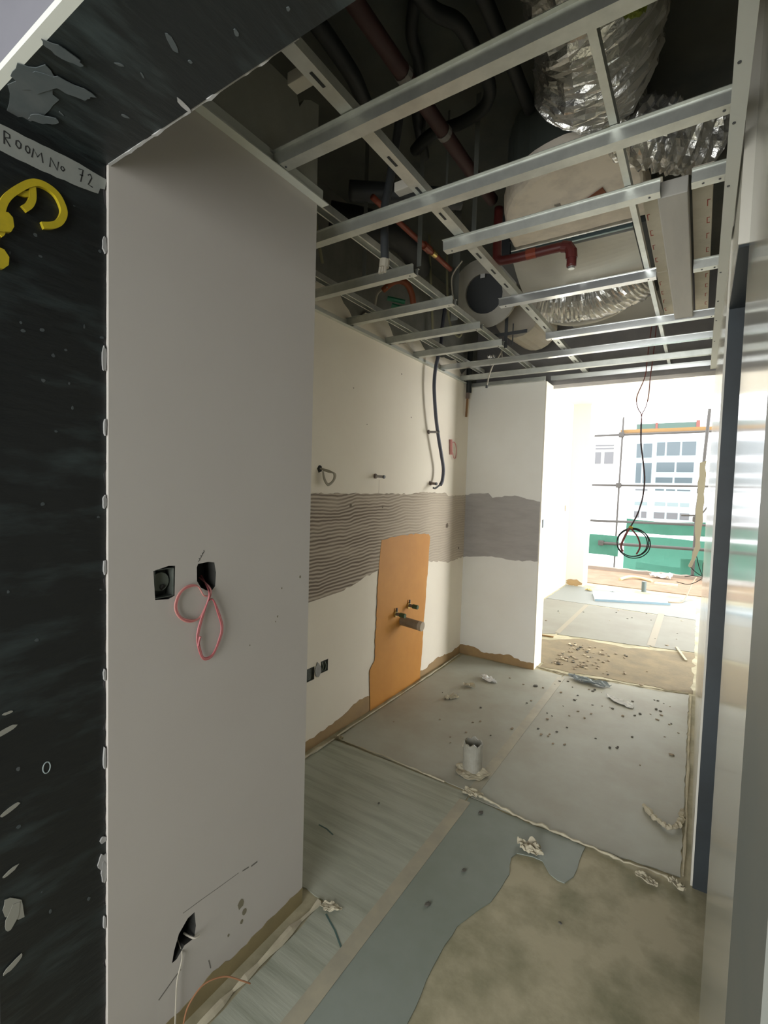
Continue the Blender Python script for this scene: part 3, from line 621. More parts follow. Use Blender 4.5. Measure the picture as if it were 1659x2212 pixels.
def foil_blob(pts, rad, label, seed, amp=.03, n=26, seg=40, m=M_foil, name='foil_duct', squash=1.0, parts=None):
    """crinkled flexible duct: ribbed bent tube"""
    P = cr(pts, max(2, seg//(len(pts)-1))); L = len(P); rnd = Vector((seed, seed*.7, 0))
    b = MB(); b.tube(P, lambda t: rad(t) if callable(rad) else rad, n)
    v2 = []
    for idx, v in enumerate(b.v):
        v = Vector(v); i = min(L-1, idx//n); c = P[i]; d = v-c
        nz = mnoise.noise(v*9+rnd)*.6+mnoise.noise(v*21+rnd)*.4+.25*math.sin(i*2.4+5*mnoise.noise(v*7))+.5*mnoise.noise(v*38+rnd)
        v = c+d*(1+amp/(rad(0.5) if callable(rad) else rad)*nz); v2.append(tuple(v))
    b.v = v2
    o = b.build(name, m); return tag(o, label, 'duct')
foil_blob([(-.34, .95, 3.02), (-.33, 1.3, 2.98), (-.33, 1.55, 2.94), (-.35, 1.70, 2.93), (-.38, 1.80, 2.94)], .185, 'big crinkled silver foil duct above the grid at upper right', 1.3, .022, 36, 60)
foil_blob([(-.30, 1.99, 2.84), (-.20, 1.99, 2.78), (-.12, 2.02, 2.755), (-.04, 2.08, 2.76)], .10, 'crumpled silver foil sleeve above the insulation boards', 4.1, .030, 28, 30)
fd = foil_blob([(-.97, 3.28, 2.80), (-.83, 3.33, 2.785), (-.62, 3.35, 2.78), (-.44, 3.28, 2.80), (-.34, 3.25, 2.84)], .15, 'sagging silver foil duct beyond the grey drain pan', 6.2, .012, 28, 70)
MB().tube(cr([(-1.01, 3.42, 2.76), (-.93, 3.50, 2.705), (-.78, 3.55, 2.68), (-.60, 3.51, 2.68), (-.45, 3.41, 2.70), (-.35, 3.28, 2.745)], 6), .018, 8).build('flange_rim', mat('pale_rim', (.62, .60, .52), .45), fd, smooth=True)
tag(MB().prism([(-.90, 3.62), (-.30, 3.56), (-.28, 4.10), (-.90, 4.12)], 'z', 2.80, 2.86).build('sheet_metal_plate', mat('pale_duct', (.42, .42, .40), .6, .2)), 'pale flat sheet metal plate just before the header beam', 'metal plate')
# round extract fan with black mouth
ef = empty('extract_fan', (-1.22, 2.95, 2.6)); tag(ef, 'grey round extract fan with a gaping black mouth above the grid', 'fan')
ax = (Vector((0, 0, 1.5))-Vector((-1.22, 2.95, 2.755))); ax = Vector((ax.x*.55, ax.y, ax.z*.9)).normalized(); c0 = Vector((-1.222, 2.95, 2.757))
M_fan = mat('fan_grey', (.40, .39, .34), .7, col2=(.33, .32, .28), scale=6)
def oring(c, ax, r0, r1, d, n=32):
    a = Vector((0, 0, 1)).cross(ax).normalized(); b = ax.cross(a); m = MB(); vs = []
    for (rr, dd) in [(r0, 0), (r1, 0), (r1, -d), (r0, -d)]:
        vs += [c+a*math.cos(2*PI*k/n)*rr+b*math.sin(2*PI*k/n)*rr+ax*dd for k in range(n)]
    fs = [(q*n+k, q*n+(k+1) % n, ((q+1) % 4)*n+(k+1) % n, ((q+1) % 4)*n+k) for q in range(4) for k in range(n)]
    return m.add(vs, fs)
oring(c0, ax, .118, .205, .12).build('drum', M_fan, ef)
MB().tube([c0-ax*.04, c0-ax*.118], .118, 24).build('mouth', mat('fan_mouth', (.012, .016, .018), .6), ef)
MB().box(-1.235, -1.205, 2.915, 2.919, 2.845, 2.905).build('tag_label', M_white, ef)
cd = empty('insulated_duct', (-1.12, 3.6, 2.6)); tag(cd, 'cream insulated duct end with yellow flecks behind the cross bracket', 'duct')
M_creamd = mat('cream_duct', (.52, .48, .40), .85, col2=(.46, .42, .35), scale=6)
MB().tube(cr([(-1.16, 3.42, 2.77), (-1.16, 3.6, 2.78), (-1.16, 3.9, 2.80)], 5), .165, 22).build('duct_body', M_creamd, cd, smooth=False)
for k in range(9):
    MB().tube([(-1.2+.02*k+rs.uniform(-.01, .01), 3.415, 2.83+rs.uniform(-.02, .03)), (-1.19+.02*k, 3.40, 2.835)], .009, 6).build('foam_fleck', mat('yellow_foam', (.62, .54, .30), .9), cd)
# linear diffuser box with insulation boards
ld = empty('slot_diffuser', (-.12, 2.4, 2.45)); tag(ld, 'grey slot diffuser box flanked by insulation boards with red print', 'diffuser')
MB().box(-.165, -.082, 1.80, 3.04, 2.452, 2.505).build('diffuser_box', mat('diffuser_grey', (.46, .45, .41), .6, .2, col2=(.40, .39, .36), scale=3, stretch=(4, .6, 1)), ld, bevel=.004)
for (x0, x1) in ((-.228, -.168), (-.078, -.018)):
    for (y0, y1) in ((1.97, 2.62), (2.64, 3.28)):
        bd = MB().box(x0, x1, y0+rs.uniform(-.01, .01), y1, 2.55, 2.62).build('insulation_board', M_board, ld, bevel=.003)
        for q in range(4):
            yy = y0+.10+q*.13; xx = x0+.006 if x0 < -.2 else x1-.016
            b = MB(); b.box(xx, xx+.010, yy, yy+.004, 2.5490, 2.5497); b.box(xx, xx+.003, yy, yy+.045, 2.5490, 2.5497)
            if q % 2: b.box(xx, xx+.010, yy+.04, yy+.045, 2.5490, 2.5497)
            b.build('red_print', M_redprint, bd)
tag(crumple('wool_tuft', M_moss, -.165, 1.14, 2.50, .09, .06, .03, 8), 'yellow green wool tuft lying on the nearest ceiling channel', 'wool')
# orange strap with green connector
os_ = empty('pipe_strap', (-1.6, 2.55, 2.6)); tag(os_, 'orange strap holding a green connector above the short channels', 'strap')
MB().tube(cr([(-1.66, 2.45, 2.69), (-1.58, 2.45, 2.725), (-1.52, 2.48, 2.715), (-1.50, 2.52, 2.66), (-1.50, 2.55, 2.58)], 6), .018, 8).build('strap_band', M_orange, os_, smooth=True)
MB().tube([(-1.66, 2.50, 2.66), (-1.57, 2.56, 2.64)], .014, 8).build('green_connector', M_green, os_)
MB().tube([(-1.64, 2.52, 2.62), (-1.58, 2.56, 2.60)], .016, 8).build('green_connector', M_green, os_)
MB().tube(cr([(-1.74, 2.48, 2.60), (-1.70, 2.45, 2.68), (-1.62, 2.44, 2.70)], 5), .008, 6).build('pale_hose', M_wirew, os_)
for (a, lb) in [([(-1.55, 2.8, 3.14), (-1.54, 2.85, 2.7), (-1.55, 2.9, 2.52)], 'pale yellow cable hanging behind the third short channel'), ([(-1.52, 3.0, 3.14), (-1.54, 3.1, 2.72), (-1.48, 3.15, 2.58), (-1.45, 3.2, 2.7)], 'looped pale yellow cable above the third short channel'), ([(-1.66, 1.75, 3.14), (-1.62, 1.8, 2.75), (-1.62, 1.85, 2.6)], 'pale cable hanging above the first short channel')]:
    tag(MB().tube(cr(a, 8), .008, 6).build('hanging_cable', mat('yellow_cable', (.30, .29, .18), .7)), lb, 'cable')
# thin wire over grid, loose foil, white drip cable
tag(MB().tube(cr([(-1.255, 2.597, 2.58), (-1.24, 2.52, 2.70), (-1.16, 2.48, 2.76)], 8), .004, 6).build('hanging_cable', M_wirew), 'thin grey wire arc beside the wide hanger strap', 'cable')
tag(crumple('foil_scrap', M_foil, -1.35, 3.46, 2.485, .09, .06, .05, 12), 'scrap of crumpled foil on the channel near the cross bracket', 'foil')
wc = empty('drip_cable', (-1.40, 3.6, 2.3)); tag(wc, 'thin white cable with a dark tip hanging before the end wall', 'cable')
MB().tube(cr([(-1.28, 3.49, 2.49), (-1.30, 3.52, 2.55), (-1.32, 3.58, 2.56), (-1.35, 3.60, 2.535), (-1.39, 3.60, 2.48), (-1.42, 3.60, 2.40), (-1.435, 3.60, 2.32)], 6), .0055, 6).build('cable_run', M_wirew, wc)
MB().tube([(-1.436, 3.60, 2.325), (-1.438, 3.60, 2.305)], .009, 8).build('cable_tip', M_dark, wc)

# ================================================================== HANGING CABLES
hc = empty('hanging_conduit', (-1.1, 1.62, 2.35)); tag(hc, 'dark corrugated conduit with a pale plug hanging through the grid', 'cable')
MB().tube(cr([(-1.02, 1.64, 3.05), (-1.035, 1.62, 2.98), (-1.06, 1.62, 2.82), (-1.085, 1.62, 2.68), (-1.103, 1.62, 2.59), (-1.098, 1.62, 2.49), (-1.093, 1.62, 2.40)], 6), .0165, 10).build('conduit_run', M_dark, hc, smooth=True)
MB().tube([(-1.094, 1.62, 2.405), (-1.097, 1.62, 2.375)], .020, 10).build('plug', M_wirew, hc)
for k in range(3): MB().tube([(-1.11+.012*k, 1.615, 2.378), (-1.112+.013*k, 1.612, 2.352)], .006, 6).build('wire_end', M_wirew, hc)
lc = empty('long_conduit', (-1.70, 3.4, 1.5)); tag(lc, 'long blue grey conduit drooping in front of the kitchen wall', 'cable')
MB().tube(cr([(-1.66, 3.30, 2.95), (-1.70, 3.32, 2.72), (-1.70, 3.31, 2.60), (-1.715, 3.27, 2.43), (-1.72, 3.262, 2.32), (-1.72, 3.27, 2.22), (-1.72, 3.31, 2.05), (-1.72, 3.37, 1.89), (-1.72, 3.435, 1.75), (-1.72, 3.468, 1.66), (-1.72, 3.455, 1.575), (-1.72, 3.425, 1.54)], 6), .014, 10).build('conduit_run', M_cable, lc, smooth=True)
MB().tube(cr([(-1.72, 3.43, 1.543), (-1.72, 3.38, 1.525), (-1.722, 3.34, 1.51), (-1.725, 3.315, 1.513)], 5), .0075, 6).build('wire_end', M_dark, lc)
ip = empty('insulated_pipe_end', (-1.76, 3.98, 2.15)); tag(ip, 'black insulated pipe with a bare copper end in the kitchen corner', 'pipe')
MB().tube(cr([(-1.745, 3.97, 2.75), (-1.752, 3.97, 2.55), (-1.748, 3.97, 2.36)], 5), .024, 12).build('insulation', M_blk, ip, smooth=True)
MB().tube([(-1.757, 3.97, 2.36), (-1.759, 3.97, 2.31)], .017, 8).build('tape_wrap', M_stub, ip)
MB().tube([(-1.759, 3.97, 2.31), (-1.765, 3.97, 2.15)], .010, 8).build('copper_end', M_copper, ip)
# twin wires and coil hanging in the opening
tw = empty('wire_coil', (-.38, 3.97, 1.03)); tag(tw, 'coil of dark wire hanging from twin red wires in the opening', 'cable')
MB().tube(cr([(-.355, 3.97, 2.72), (-.37, 3.97, 2.5), (-.38, 3.97, 2.36), (-.425, 3.97, 2.22), (-.415, 3.97, 2.14), (-.39, 3.97, 2.09), (-.385, 3.97, 2.02)], 6), .0035, 6).build('wire_run', M_redwire, tw)
MB().tube(cr([(-.325, 3.97, 2.72), (-.335, 3.97, 2.5), (-.345, 3.97, 2.36), (-.35, 3.97, 2.22), (-.365, 3.97, 2.14), (-.385, 3.97, 2.09), (-.388, 3.97, 2.02)], 6), .0035, 6).build('wire_run', M_redwire, tw)
MB().tube(cr([(-.387, 3.97, 2.03), (-.385, 3.97, 1.95), (-.38, 3.97, 1.87), (-.36, 3.97, 1.74), (-.345, 3.97, 1.62), (-.35, 3.97, 1.50), (-.362, 3.97, 1.43), (-.38, 3.97, 1.36), (-.41, 3.97, 1.29), (-.43, 3.97, 1.25)], 6), .0055, 8).build('wire_bundle', mat('plum_wire', (.05, .03, .035), .6), tw)
rw = random.Random(3)
for q, (cx, cz, rx, rz) in enumerate([(-.40, 1.155, .105, .105), (-.395, 1.145, .11, .108), (-.405, 1.15, .100, .10)]):
    MB().tube([(cx+rx*math.cos(2*PI*k/36), 3.97+.006*q+.004*math.sin(5*k), cz+rz*math.sin(2*PI*k/36)) for k in range(36)], .0040, 6, True).build('wire_loop', M_blk, tw)
MB().tube(cr([(-.425, 3.96, 1.26), (-.455, 3.96, 1.19), (-.475, 3.96, 1.12), (-.46, 3.96, 1.08)], 6), .008, 6).build('wire_end', M_redwire, tw)
MB().tube(cr([(-.415, 3.96, 1.255), (-.37, 3.96, 1.20), (-.35, 3.96, 1.13), (-.37, 3.96, 1.07)], 6), .006, 6).build('wire_end', M_redwire, tw)
MB().tube([(-.43, 3.97, 1.268), (-.405, 3.97, 1.258)], .011, 8).build('cable_tie', M_yellow, tw)

# ================================================================== KITCHEN WALL FITTINGS
XK = -1.787
def stub(y, z, L, r, label, m=M_stub, drop=0.0):
    e = empty('pipe_stub', (XK, y, z)); tag(e, label, 'pipe stub', 'pipe stubs in the kitchen wall')
    MB().tube([(XK-.004, y, z), (XK+.010, y, z)], r*1.75, 10).build('collar', M_stub, e)
    MB().tube([(XK, y, z), (XK+L, y, z-.004)], r, 10).build('pipe_end', m, e)
    MB().tube([(XK+L-.004, y, z-.004), (XK+L+.006, y, z-.005)], r*1.2, 10).build('plug', M_dark, e)
    return e
stub(2.605, 1.577, .07, .009, 'short dark pipe stub above the middle of the adhesive band', mat('pale_pipe', (.45, .42, .4), .5))
stub(3.375, 1.550, .055, .010, 'short dark pipe stub beside the drooping conduit end')
stub(3.315, 1.945, .09, .009, 'upper pipe stub behind the long conduit', mat('grey_pipe', (.30, .28, .27), .5))
MB().ribbon([(XK, 2.655, 1.555), (XK, 2.655, 1.50), (XK, 2.653, 1.465)], .003, (1, 0, 0), .0005).build('drip_stain', mat('drip', (.45, .40, .33), .9), kskin)
cl = empty('wire_loop', (XK, 2.09, 1.55)); tag(cl, 'coiled beige wire loop coming out of the kitchen wall', 'wire')
MB().prism(blob(2.055, 1.598, .02, .022, 301, 10), 'x', XK-.001, XK+.002).build('wall_hole', M_hole, cl)
for q in range(4):
    MB().tube(cr([(XK+.002, 2.055, 1.60), (XK+.03, 2.09, 1.592-.003*q), (XK+.045, 2.125+.004*q, 1.575), (XK+.04, 2.13+.003*q, 1.54), (XK+.03, 2.10, 1.515-.003*q), (XK+.025, 2.075-.003*q, 1.54), (XK+.02, 2.062, 1.585)], 6), .0042, 5).build('wire_strand', M_wirew, cl)
rl = empty('wire_loop', (XK, 3.73, 1.8)); tag(rl, 'red wire loop poking out near the kitchen corner', 'wire')
MB().tube([(XK+.012, 3.70, 1.925), (XK+.012, 3.715, 1.80)], .012, 8).build('wire_bunch', M_pinkl, rl)
MB().tube(cr([(XK+.01, 3.715, 1.90), (XK+.02, 3.755, 1.905), (XK+.02, 3.795, 1.86), (XK+.02, 3.79, 1.79), (XK+.02, 3.76, 1.77), (XK+.015, 3.73, 1.82)], 6), .004, 6).build('wire_strand', M_pinkl, rl)
for (y, z, q) in [(2.345, 1.388, .013), (2.70, 1.375, .010), (3.70, 1.20, .024), (3.95, .985, .012), (2.5, 1.90, .004), (3.05, 2.02, .005), (2.9, 2.3, .006), (2.35, 2.1, .004)]:
    MB().prism(blob(y, z, q, q, int(y*999), 10), 'x', XK, -1.7825 if z < 1.46 else XK+.0006).build('nick', mat('nick', (.16, .13, .10), .9), kskin)
# valves and drain stub in the ochre patch
for (y, z, lb) in [(2.905, .605, 'left green capped water valve in the ochre patch'), (3.085, .632, 'right green capped water valve in the ochre patch')]:
    e = empty('water_valve', (XK, y, z)); tag(e, lb, 'valve', 'water valves above the drain')
    MB().tube([(XK, y, z), (-1.772, y, z)], .024, 12).build('rose', M_brass, e)
    MB().tube([(-1.778, y, z), (-1.735, y, z-.002)], .012, 10).build('stem', M_stub, e)
    MB().tube([(-1.742, y, z-.002), (-1.70, y, z-.004)], .0165, 10).build('cap', mat('dark_green_cap', (.045, .09, .045), .5), e)
    MB().box(-1.775, -1.765, y-.004, y+.004, z+.015, z+.042).build('lever', M_dark, e)
e = empty('drain_stub', (XK, 2.995, .535)); tag(e, 'fat grey brown drain pipe sticking out of the ochre patch', 'pipe stub')
MB().tube([(-1.79, 2.995, .535), (-1.63, 2.99, .525)], .033, 16).build('pipe_end', mat('drain_grey', (.20, .16, .11), .6, col2=(.26, .22, .16), scale=14), e)
MB().tube([(-1.632, 2.99, .525), (-1.605, 2.99, .5235)], .0345, 16).build('pipe_rim', mat('drain_rim', (.46, .40, .31), .6), e)
# socket boxes
def sbox(y, z, w_, h, label, face='pale', xk=XK, d=.04, m=M_box):
    e = empty('socket_box', (xk, y, z-h/2)); tag(e, label, 'socket box', 'recessed socket boxes')
    b = MB(); t = .002; x0 = xk-d; y0, y1, z0, z1 = y-w_/2, y+w_/2, z-h/2, z+h/2
    b.box(x0, x0+t, y0, y1, z0, z1); b.box(x0, xk+.001, y0, y0+t, z0, z1); b.box(x0, xk+.001, y1-t, y1, z0, z1); b.box(x0, xk+.001, y0, y1, z0, z0+t); b.box(x0, xk+.001, y0, y1, z1-t, z1)
    b.build('box_shell', m, e); return e
e = sbox(2.017, .4375, .062, .072, 'recessed socket box half hidden behind the pier edge', d=.01)
e = sbox(2.137, .450, .062, .068, 'recessed socket box with grey wires low on the kitchen wall', d=.01)
MB().tube(cr([(XK-.008, 2.12, .475), (XK-.004, 2.128, .45), (XK-.002, 2.118, .43)], 5), .005, 6).build('wire_end', mat('olive_wire', (.12, .15, .10), .6), e)
MB().tube(cr([(XK-.008, 2.145, .475), (XK-.004, 2.155, .45), (XK-.002, 2.145, .425)], 5), .005, 6).build('wire_end', mat('olive_wire', (.12, .15, .10), .6), e)
struct(MB().prism(blob(2.078, .445, .028, .045, 311, 14), 'x', XK, XK+.004).build('trim_12', M_plasterw), 'white plaster dab between the two low socket boxes')
e = sbox(.709, 1.243, .054, .074, 'left square hole with a round galvanised box in the pier', xk=-1.126, d=.035)
MB().tube([(-1.158, .707, 1.245), (-1.140, .707, 1.245)], .024, 18).build('round_box', mat('green_grey_box', (.13, .15, .125), .7), e)
MB().tube([(-1.142, .712, 1.232), (-1.137, .714, 1.229)], .008, 8).build('knockout', M_hole, e)
# pink wires hanging from the right hole
pw = empty('wire_bundle', (-1.12, .80, 1.01)); tag(pw, 'pink and red wires looping out of the right hole in the pier', 'wire')
def pwire(pts, m, r=.0022): MB().tube(cr(pts, 8), r, 6).build('wire_strand', m, pw)
XP = -1.116
for q in range(3):
    o_ = q*.0022
    pwire([(-1.16, .836, 1.235), (XP, .842, 1.205), (XP-.002, .828, 1.165), (XP, .806, 1.135), (XP, .775+o_, 1.130+o_), (XP, .745+o_, 1.150), (XP, .733+o_, 1.180), (XP, .745+o_, 1.212), (XP, .772, 1.228-o_), (XP, .800, 1.222), (XP, .818, 1.195), (XP, .830, 1.19)], M_pinkl if q != 1 else M_pink, .0024)
    pwire([(-1.16, .842, 1.24), (XP, .836, 1.2), (XP+.003, .826, 1.168), (XP+.003, .808+o_, 1.130), (XP+.003, .797+o_, 1.085), (XP+.003, .806+o_, 1.040), (XP+.003, .822, 1.016+o_), (XP+.003, .848, 1.020+o_), (XP+.003, .872-o_, 1.060), (XP+.003, .880-o_, 1.095), (XP+.003, .866-o_, 1.140), (XP+.003, .846, 1.178), (XP, .83, 1.175)], M_pink if q != 1 else M_pinkl, .0024)
pwire([(XP+.004, .800, 1.06), (XP+.004, .803, 1.075), (XP+.005, .806, 1.085)], M_pink, .0035)
lw = empty('wire_bundle', (-1.12, .78, .02)); tag(lw, 'pale and orange wires trailing from the low hole in the pier', 'wire')
MB().tube(cr([(-1.16, .775, .225), (-1.118, .765, .21), (-1.11, .745, .16), (-1.108, .74, .10), (-1.108, .738, .03)], 6), .0022, 6).build('wire_strand', M_wirew, lw)
MB().tube(cr([(-1.10, .758, .03), (-1.095, .77, .075), (-1.085, .81, .105), (-1.06, .86, .10), (-1.03, .90, .07), (-1.02, .92, .05)], 8), .0022, 6).build('wire_strand', mat('orange_wire', (.28, .13, .06), .6), lw)
MB().tube(cr([(-1.15, .79, .235), (-1.118, .80, .23), (-1.112, .815, .228)], 5), .003, 6).build('wire_strand', M_wirew, lw)
# switch plates on the bright walls
tag(MB().box(-1.104, -1.0985, 4.122, 4.164, 1.205, 1.275).build('switch_box', mat('blue_grey_plate', (.16, .19, .22), .5), bevel=.002), 'small blue grey switch box on the end of the partition', 'switch box')
tag(MB().box(-1.79, -1.784, 7.96, 8.03, 1.22, 1.31).build('switch_box', mat('brown_plate', (.20, .17, .12), .5), bevel=.002), 'small dark switch box far along the bright living wall', 'switch box')

# ================================================================== DOORWAY: TAPE AND YELLOW CLIP
lt = tag(MB().prism(rag([(.364, 2.112), (.43, 2.113), (.50, 2.117), (.552, 2.124), (.556, 2.137), (.566, 2.140), (.570, 2.163), (.50, 2.166), (.43, 2.163), (.364, 2.160)], .001, .012, True, 401), 'x', -1.133, -1.1322).build('label_tape', M_ltape), 'strip of masking tape with handwritten room number on the black reveal', 'tape')
G = {'R': [[(0, 0), (0, 1)], [(0, 1), (.7, .9), (.75, .65), (.1, .5), (.8, 0)]], 'O': [[(.4, 0), (.05, .3), (.1, .8), (.4, .95), (.75, .7), (.7, .2), (.4, 0)]],
     'M': [[(0, 0), (.15, 1), (.5, .35), (.85, 1), (1, 0)]], 'N': [[(0, 0), (.1, 1), (.75, .05), (.9, 1)]], 'o': [[(.4, 0), (.1, .25), (.2, .6), (.5, .65), (.7, .35), (.4, 0)]],
     '7': [[(0, .9), (.75, 1), (.35, 0)], [(.2, .5), (.75, .55)]], '2': [[(.05, .8), (.4, 1), (.65, .75), (.1, .05), (.8, 0)]]}
def word(items):
    for ch, y, z, wy, hz in items:
        for st in G[ch]:
            MB().ribbon([(-1.1322, y+p[0]*wy, z+p[1]*hz) for p in st], .0022, (1, 0, 0), .0004).build('handwriting', M_ink, lt)
word([('R', .382, 2.128, .012, .024), ('O', .400, 2.133, .012, .015), ('O', .416, 2.133, .010, .014), ('M', .427, 2.129, .019, .018), ('N', .458, 2.128, .018, .019), ('o', .477, 2.133, .012, .013), ('7', .512, 2.130, .012, .027), ('2', .530, 2.131, .013, .025)])
hk = empty('cable_clip', (-1.125, .42, 1.9)); tag(hk, 'yellow plastic double hook cable clip fixed on the black reveal', 'clip')
def flatarm(pts, w_, name, th=.009):
    P = cr([(-1.1325, y, z) for y, z in pts], 6); MB().ribbon(P, w_, (1, 0, 0), th).build(name, M_yellow, hk, bevel=.0)
flatarm([(.3695, 1.955), (.374, 1.964), (.374, 1.996), (.381, 2.023), (.397, 2.048), (.423, 2.076), (.444, 2.084), (.465, 2.079), (.477, 2.064), (.481, 2.046), (.473, 2.025), (.459, 2.012), (.442, 2.004)], .0125, 'outer_hook')
flatarm([(.425, 2.074), (.426, 2.051), (.421, 2.034), (.411, 2.021)], .012, 'inner_hook', .0076)
flatarm([(.381, 2.020), (.396, 2.046), (.412, 2.050), (.424, 2.058)], .010, 'web', .0062)
MB().prism([(.366, 1.957), (.388, 1.966), (.393, 1.978), (.391, 1.994), (.384, 2.0), (.366, 1.995)], 'x', -1.1325, -1.1205).build('foot', M_yellow, hk)
MB().prism([(.364, 1.89), (.376, 1.893), (.384, 1.903), (.385, 1.918), (.377, 1.929), (.364, 1.93)], 'x', -1.1325, -1.1215).build('lower_foot', M_yellow, hk)
MB().prism([(.364, 1.925), (.372, 1.925), (.372, 1.962), (.364, 1.962)], 'x', -1.1325, -1.1265).build('link', M_yellow, hk)

# ================================================================== FLOOR ITEMS
dp = empty('floor_drain_pipe', (-.948, 2.385, 0)); tag(dp, 'upright grey plastic drain pipe standing in the floor', 'pipe')
n = 28; R0, R1 = .052, .045; vs_ = []
for (rr, zz) in [(R0+.004, .0), (R0, .012), (R0, .155), (R1, .157), (R1, .01)]:
    vs_ += [(-.948+rr*math.cos(2*PI*k/n), 2.385+rr*math.sin(2*PI*k/n), zz+(.006*math.sin(k*1.7)+.004*math.sin(k*.9) if zz > .1 else 0)) for k in range(n)]
MB().add(vs_, [(i*n+k, i*n+(k+1) % n, (i+1)*n+(k+1) % n, (i+1)*n+k) for i in range(4) for k in range(n)]).build('pipe_wall', M_pvc, dp, smooth=False)
MB().tube([(-.948, 2.385, .005), (-.948, 2.385, .06)], .0445, 20).build('pipe_inside', M_pvc_d, dp)
for s_ in range(3):
    a = 2.2+s_*.5
    MB().tube([(-.948+.052*math.cos(a), 2.385+.052*math.sin(a), .15), (-.948+.056*math.cos(a+.2), 2.385+.056*math.sin(a+.2), .12)], .003, 5).build('torn_shred', M_paper, dp)
crumple('paper_skirt', M_paper, -.945, 2.36, .003, .22, .20, .025, 14, parent=dp)
SCR = [('paper_scrap', M_paper, -1.42, 3.12, .16, .07, .05, 21, 1.0, 'curled cream paper scrap nearest the drain pipe on the far left sheet'),
       ('paper_scrap', M_paper, -1.40, 3.39, .13, .09, .05, 22, .3, 'folded cream paper scrap in the middle of the far left sheet'),
       ('paper_scrap', M_white, -1.32, 3.60, .20, .10, .05, 23, -.4, 'crumpled white scrap nearest the end wall of the recess'),
       ('sheet_scrap', M_bluegrey, -.66, 4.05, .42, .16, .06, 24, -.1, 'torn blue grey sheet piece lying at the sand edge'),
       ('foam_scrap', M_white, -.40, 3.80, .30, .12, .03, 25, -.5, 'white foam flake on the large grey sheet'),
       ('paper_scrap', M_paper, -.52, 1.985, .16, .09, .045, 26, .1, 'curled cream paper flap on the torn sheet tip'),
       ('sheet_scrap', M_paper, .0, 2.13, .09, .05, .03, 27, -.6, 'crumpled paper at the corner of the side opening'),
       ('sheet_scrap', M_paper, -.10, 2.09, .10, .05, .02, 31, -.3, 'crinkled film on bare screed before the side opening'),
       ('paper_scrap', M_paper, -.87, 2.19, .14, .07, .025, 29, .2, 'small torn paper curl where the seams cross'),
       ('paper_scrap', M_paper, -1.72, 2.21, .08, .05, .03, 30, .2, 'paper tuft at the foot of the kitchen wall'),
       ('paper_scrap', M_paper, -1.02, 1.29, .10, .05, .015, 32, .4, 'pale paper tatter at the far corner of the pier foot')]
for nm, m, x, y, sx, sy, amp, sd_, rt, lb in SCR:
    tag(crumple(nm, m, x, y, .004, sx, sy, amp, sd_, rt), lb, 'scrap')
lip([(-.15, 2.58, .012), (-.09, 2.50, .014), (-.04, 2.46, .02), (-.01, 2.49, .022), (.005, 2.56, .015), (.005, 2.66, .012)], .005, 68, 'long folded cream paper strip curling by the right wall', .012)
# slits in the ribbed sheet
for k, (x, y, L, lb) in enumerate([(-1.29, 1.585, .09, 'short green slit in the ribbed sheet'), (-.955, 1.23, .13, 'long dark slit in the ribbed sheet')]):
    tag(MB().ribbon([(x-L*.5, y+.03*(k), .0045), (x, y, .0045), (x+L*.5, y-.012-.03*k, .0045)], .006, (0, 0, 1), .0006).build('sheet_slit', mat('teal_slit', (.06, .11, .10), .8)), lb, 'slit')
# rubble chips: two meshes shared by every chip
def chip_mesh(seed, m):
    rnd = random.Random(seed); bm = bmesh.new(); bmesh.ops.create_icosphere(bm, subdivisions=1, radius=1)
    for v in bm.verts: v.co *= rnd.uniform(.6, 1.15); v.co.z *= .55; v.co.z += .5
    me = bpy.data.meshes.new('rubble_chip'); bm.to_mesh(me); bm.free(); me.materials.append(m); return me
CM = [chip_mesh(1, M_stone), chip_mesh(2, M_stone_d), chip_mesh(3, M_stone_l), chip_mesh(4, M_stone)]
rr_ = random.Random(17)
def chip(x, y, s_, mi, label, group, z=.0035):
    o = bpy.data.objects.new('rubble_chip', CM[mi]); COL.objects.link(o)
    o.location = (x, y, z); o.scale = (s_*rr_.uniform(.8, 1.5), s_*rr_.uniform(.7, 1.2), s_*rr_.uniform(.5, .9)); o.rotation_euler = (0, 0, rr_.uniform(0, 6))
    tag(o, label, 'rubble', group)
for k in range(110):   # heap along the threshold
    x = -1.02+abs(rr_.gauss(0, .28)); y = 4.32+rr_.random()*.75-.15*(x+1)
    if x > 0: continue
    chip(x, y, rr_.uniform(.006, .020), rr_.choice([0, 0, 3, 1, 2]), 'small chip of rubble strewn over the sand at the threshold', 'rubble chips on the sand', .002)
for k in range(60):
    x = rr_.uniform(-.95, -.03); y = rr_.uniform(2.9, 4.05)
    chip(x, y, rr_.uniform(.005, .013), rr_.choice([0, 1, 1, 3]), 'small chip of rubble on the large grey sheet by the right wall', 'rubble chips on the right grey sheet')
for k in range(14):
    chip(rr_.uniform(-1.6, -.95), rr_.uniform(2.5, 3.95), rr_.uniform(.005, .011), rr_.choice([0, 1]), 'small chip of rubble on the far left grey sheet', 'rubble chips on the far left sheet')
for k in range(16):
    chip(rr_.uniform(-1.5, -.05), rr_.uniform(5.5, 7.0), rr_.uniform(.007, .016), rr_.choice([0, 1, 2]), 'small chip of rubble on the living floor', 'rubble chips on the living floor')
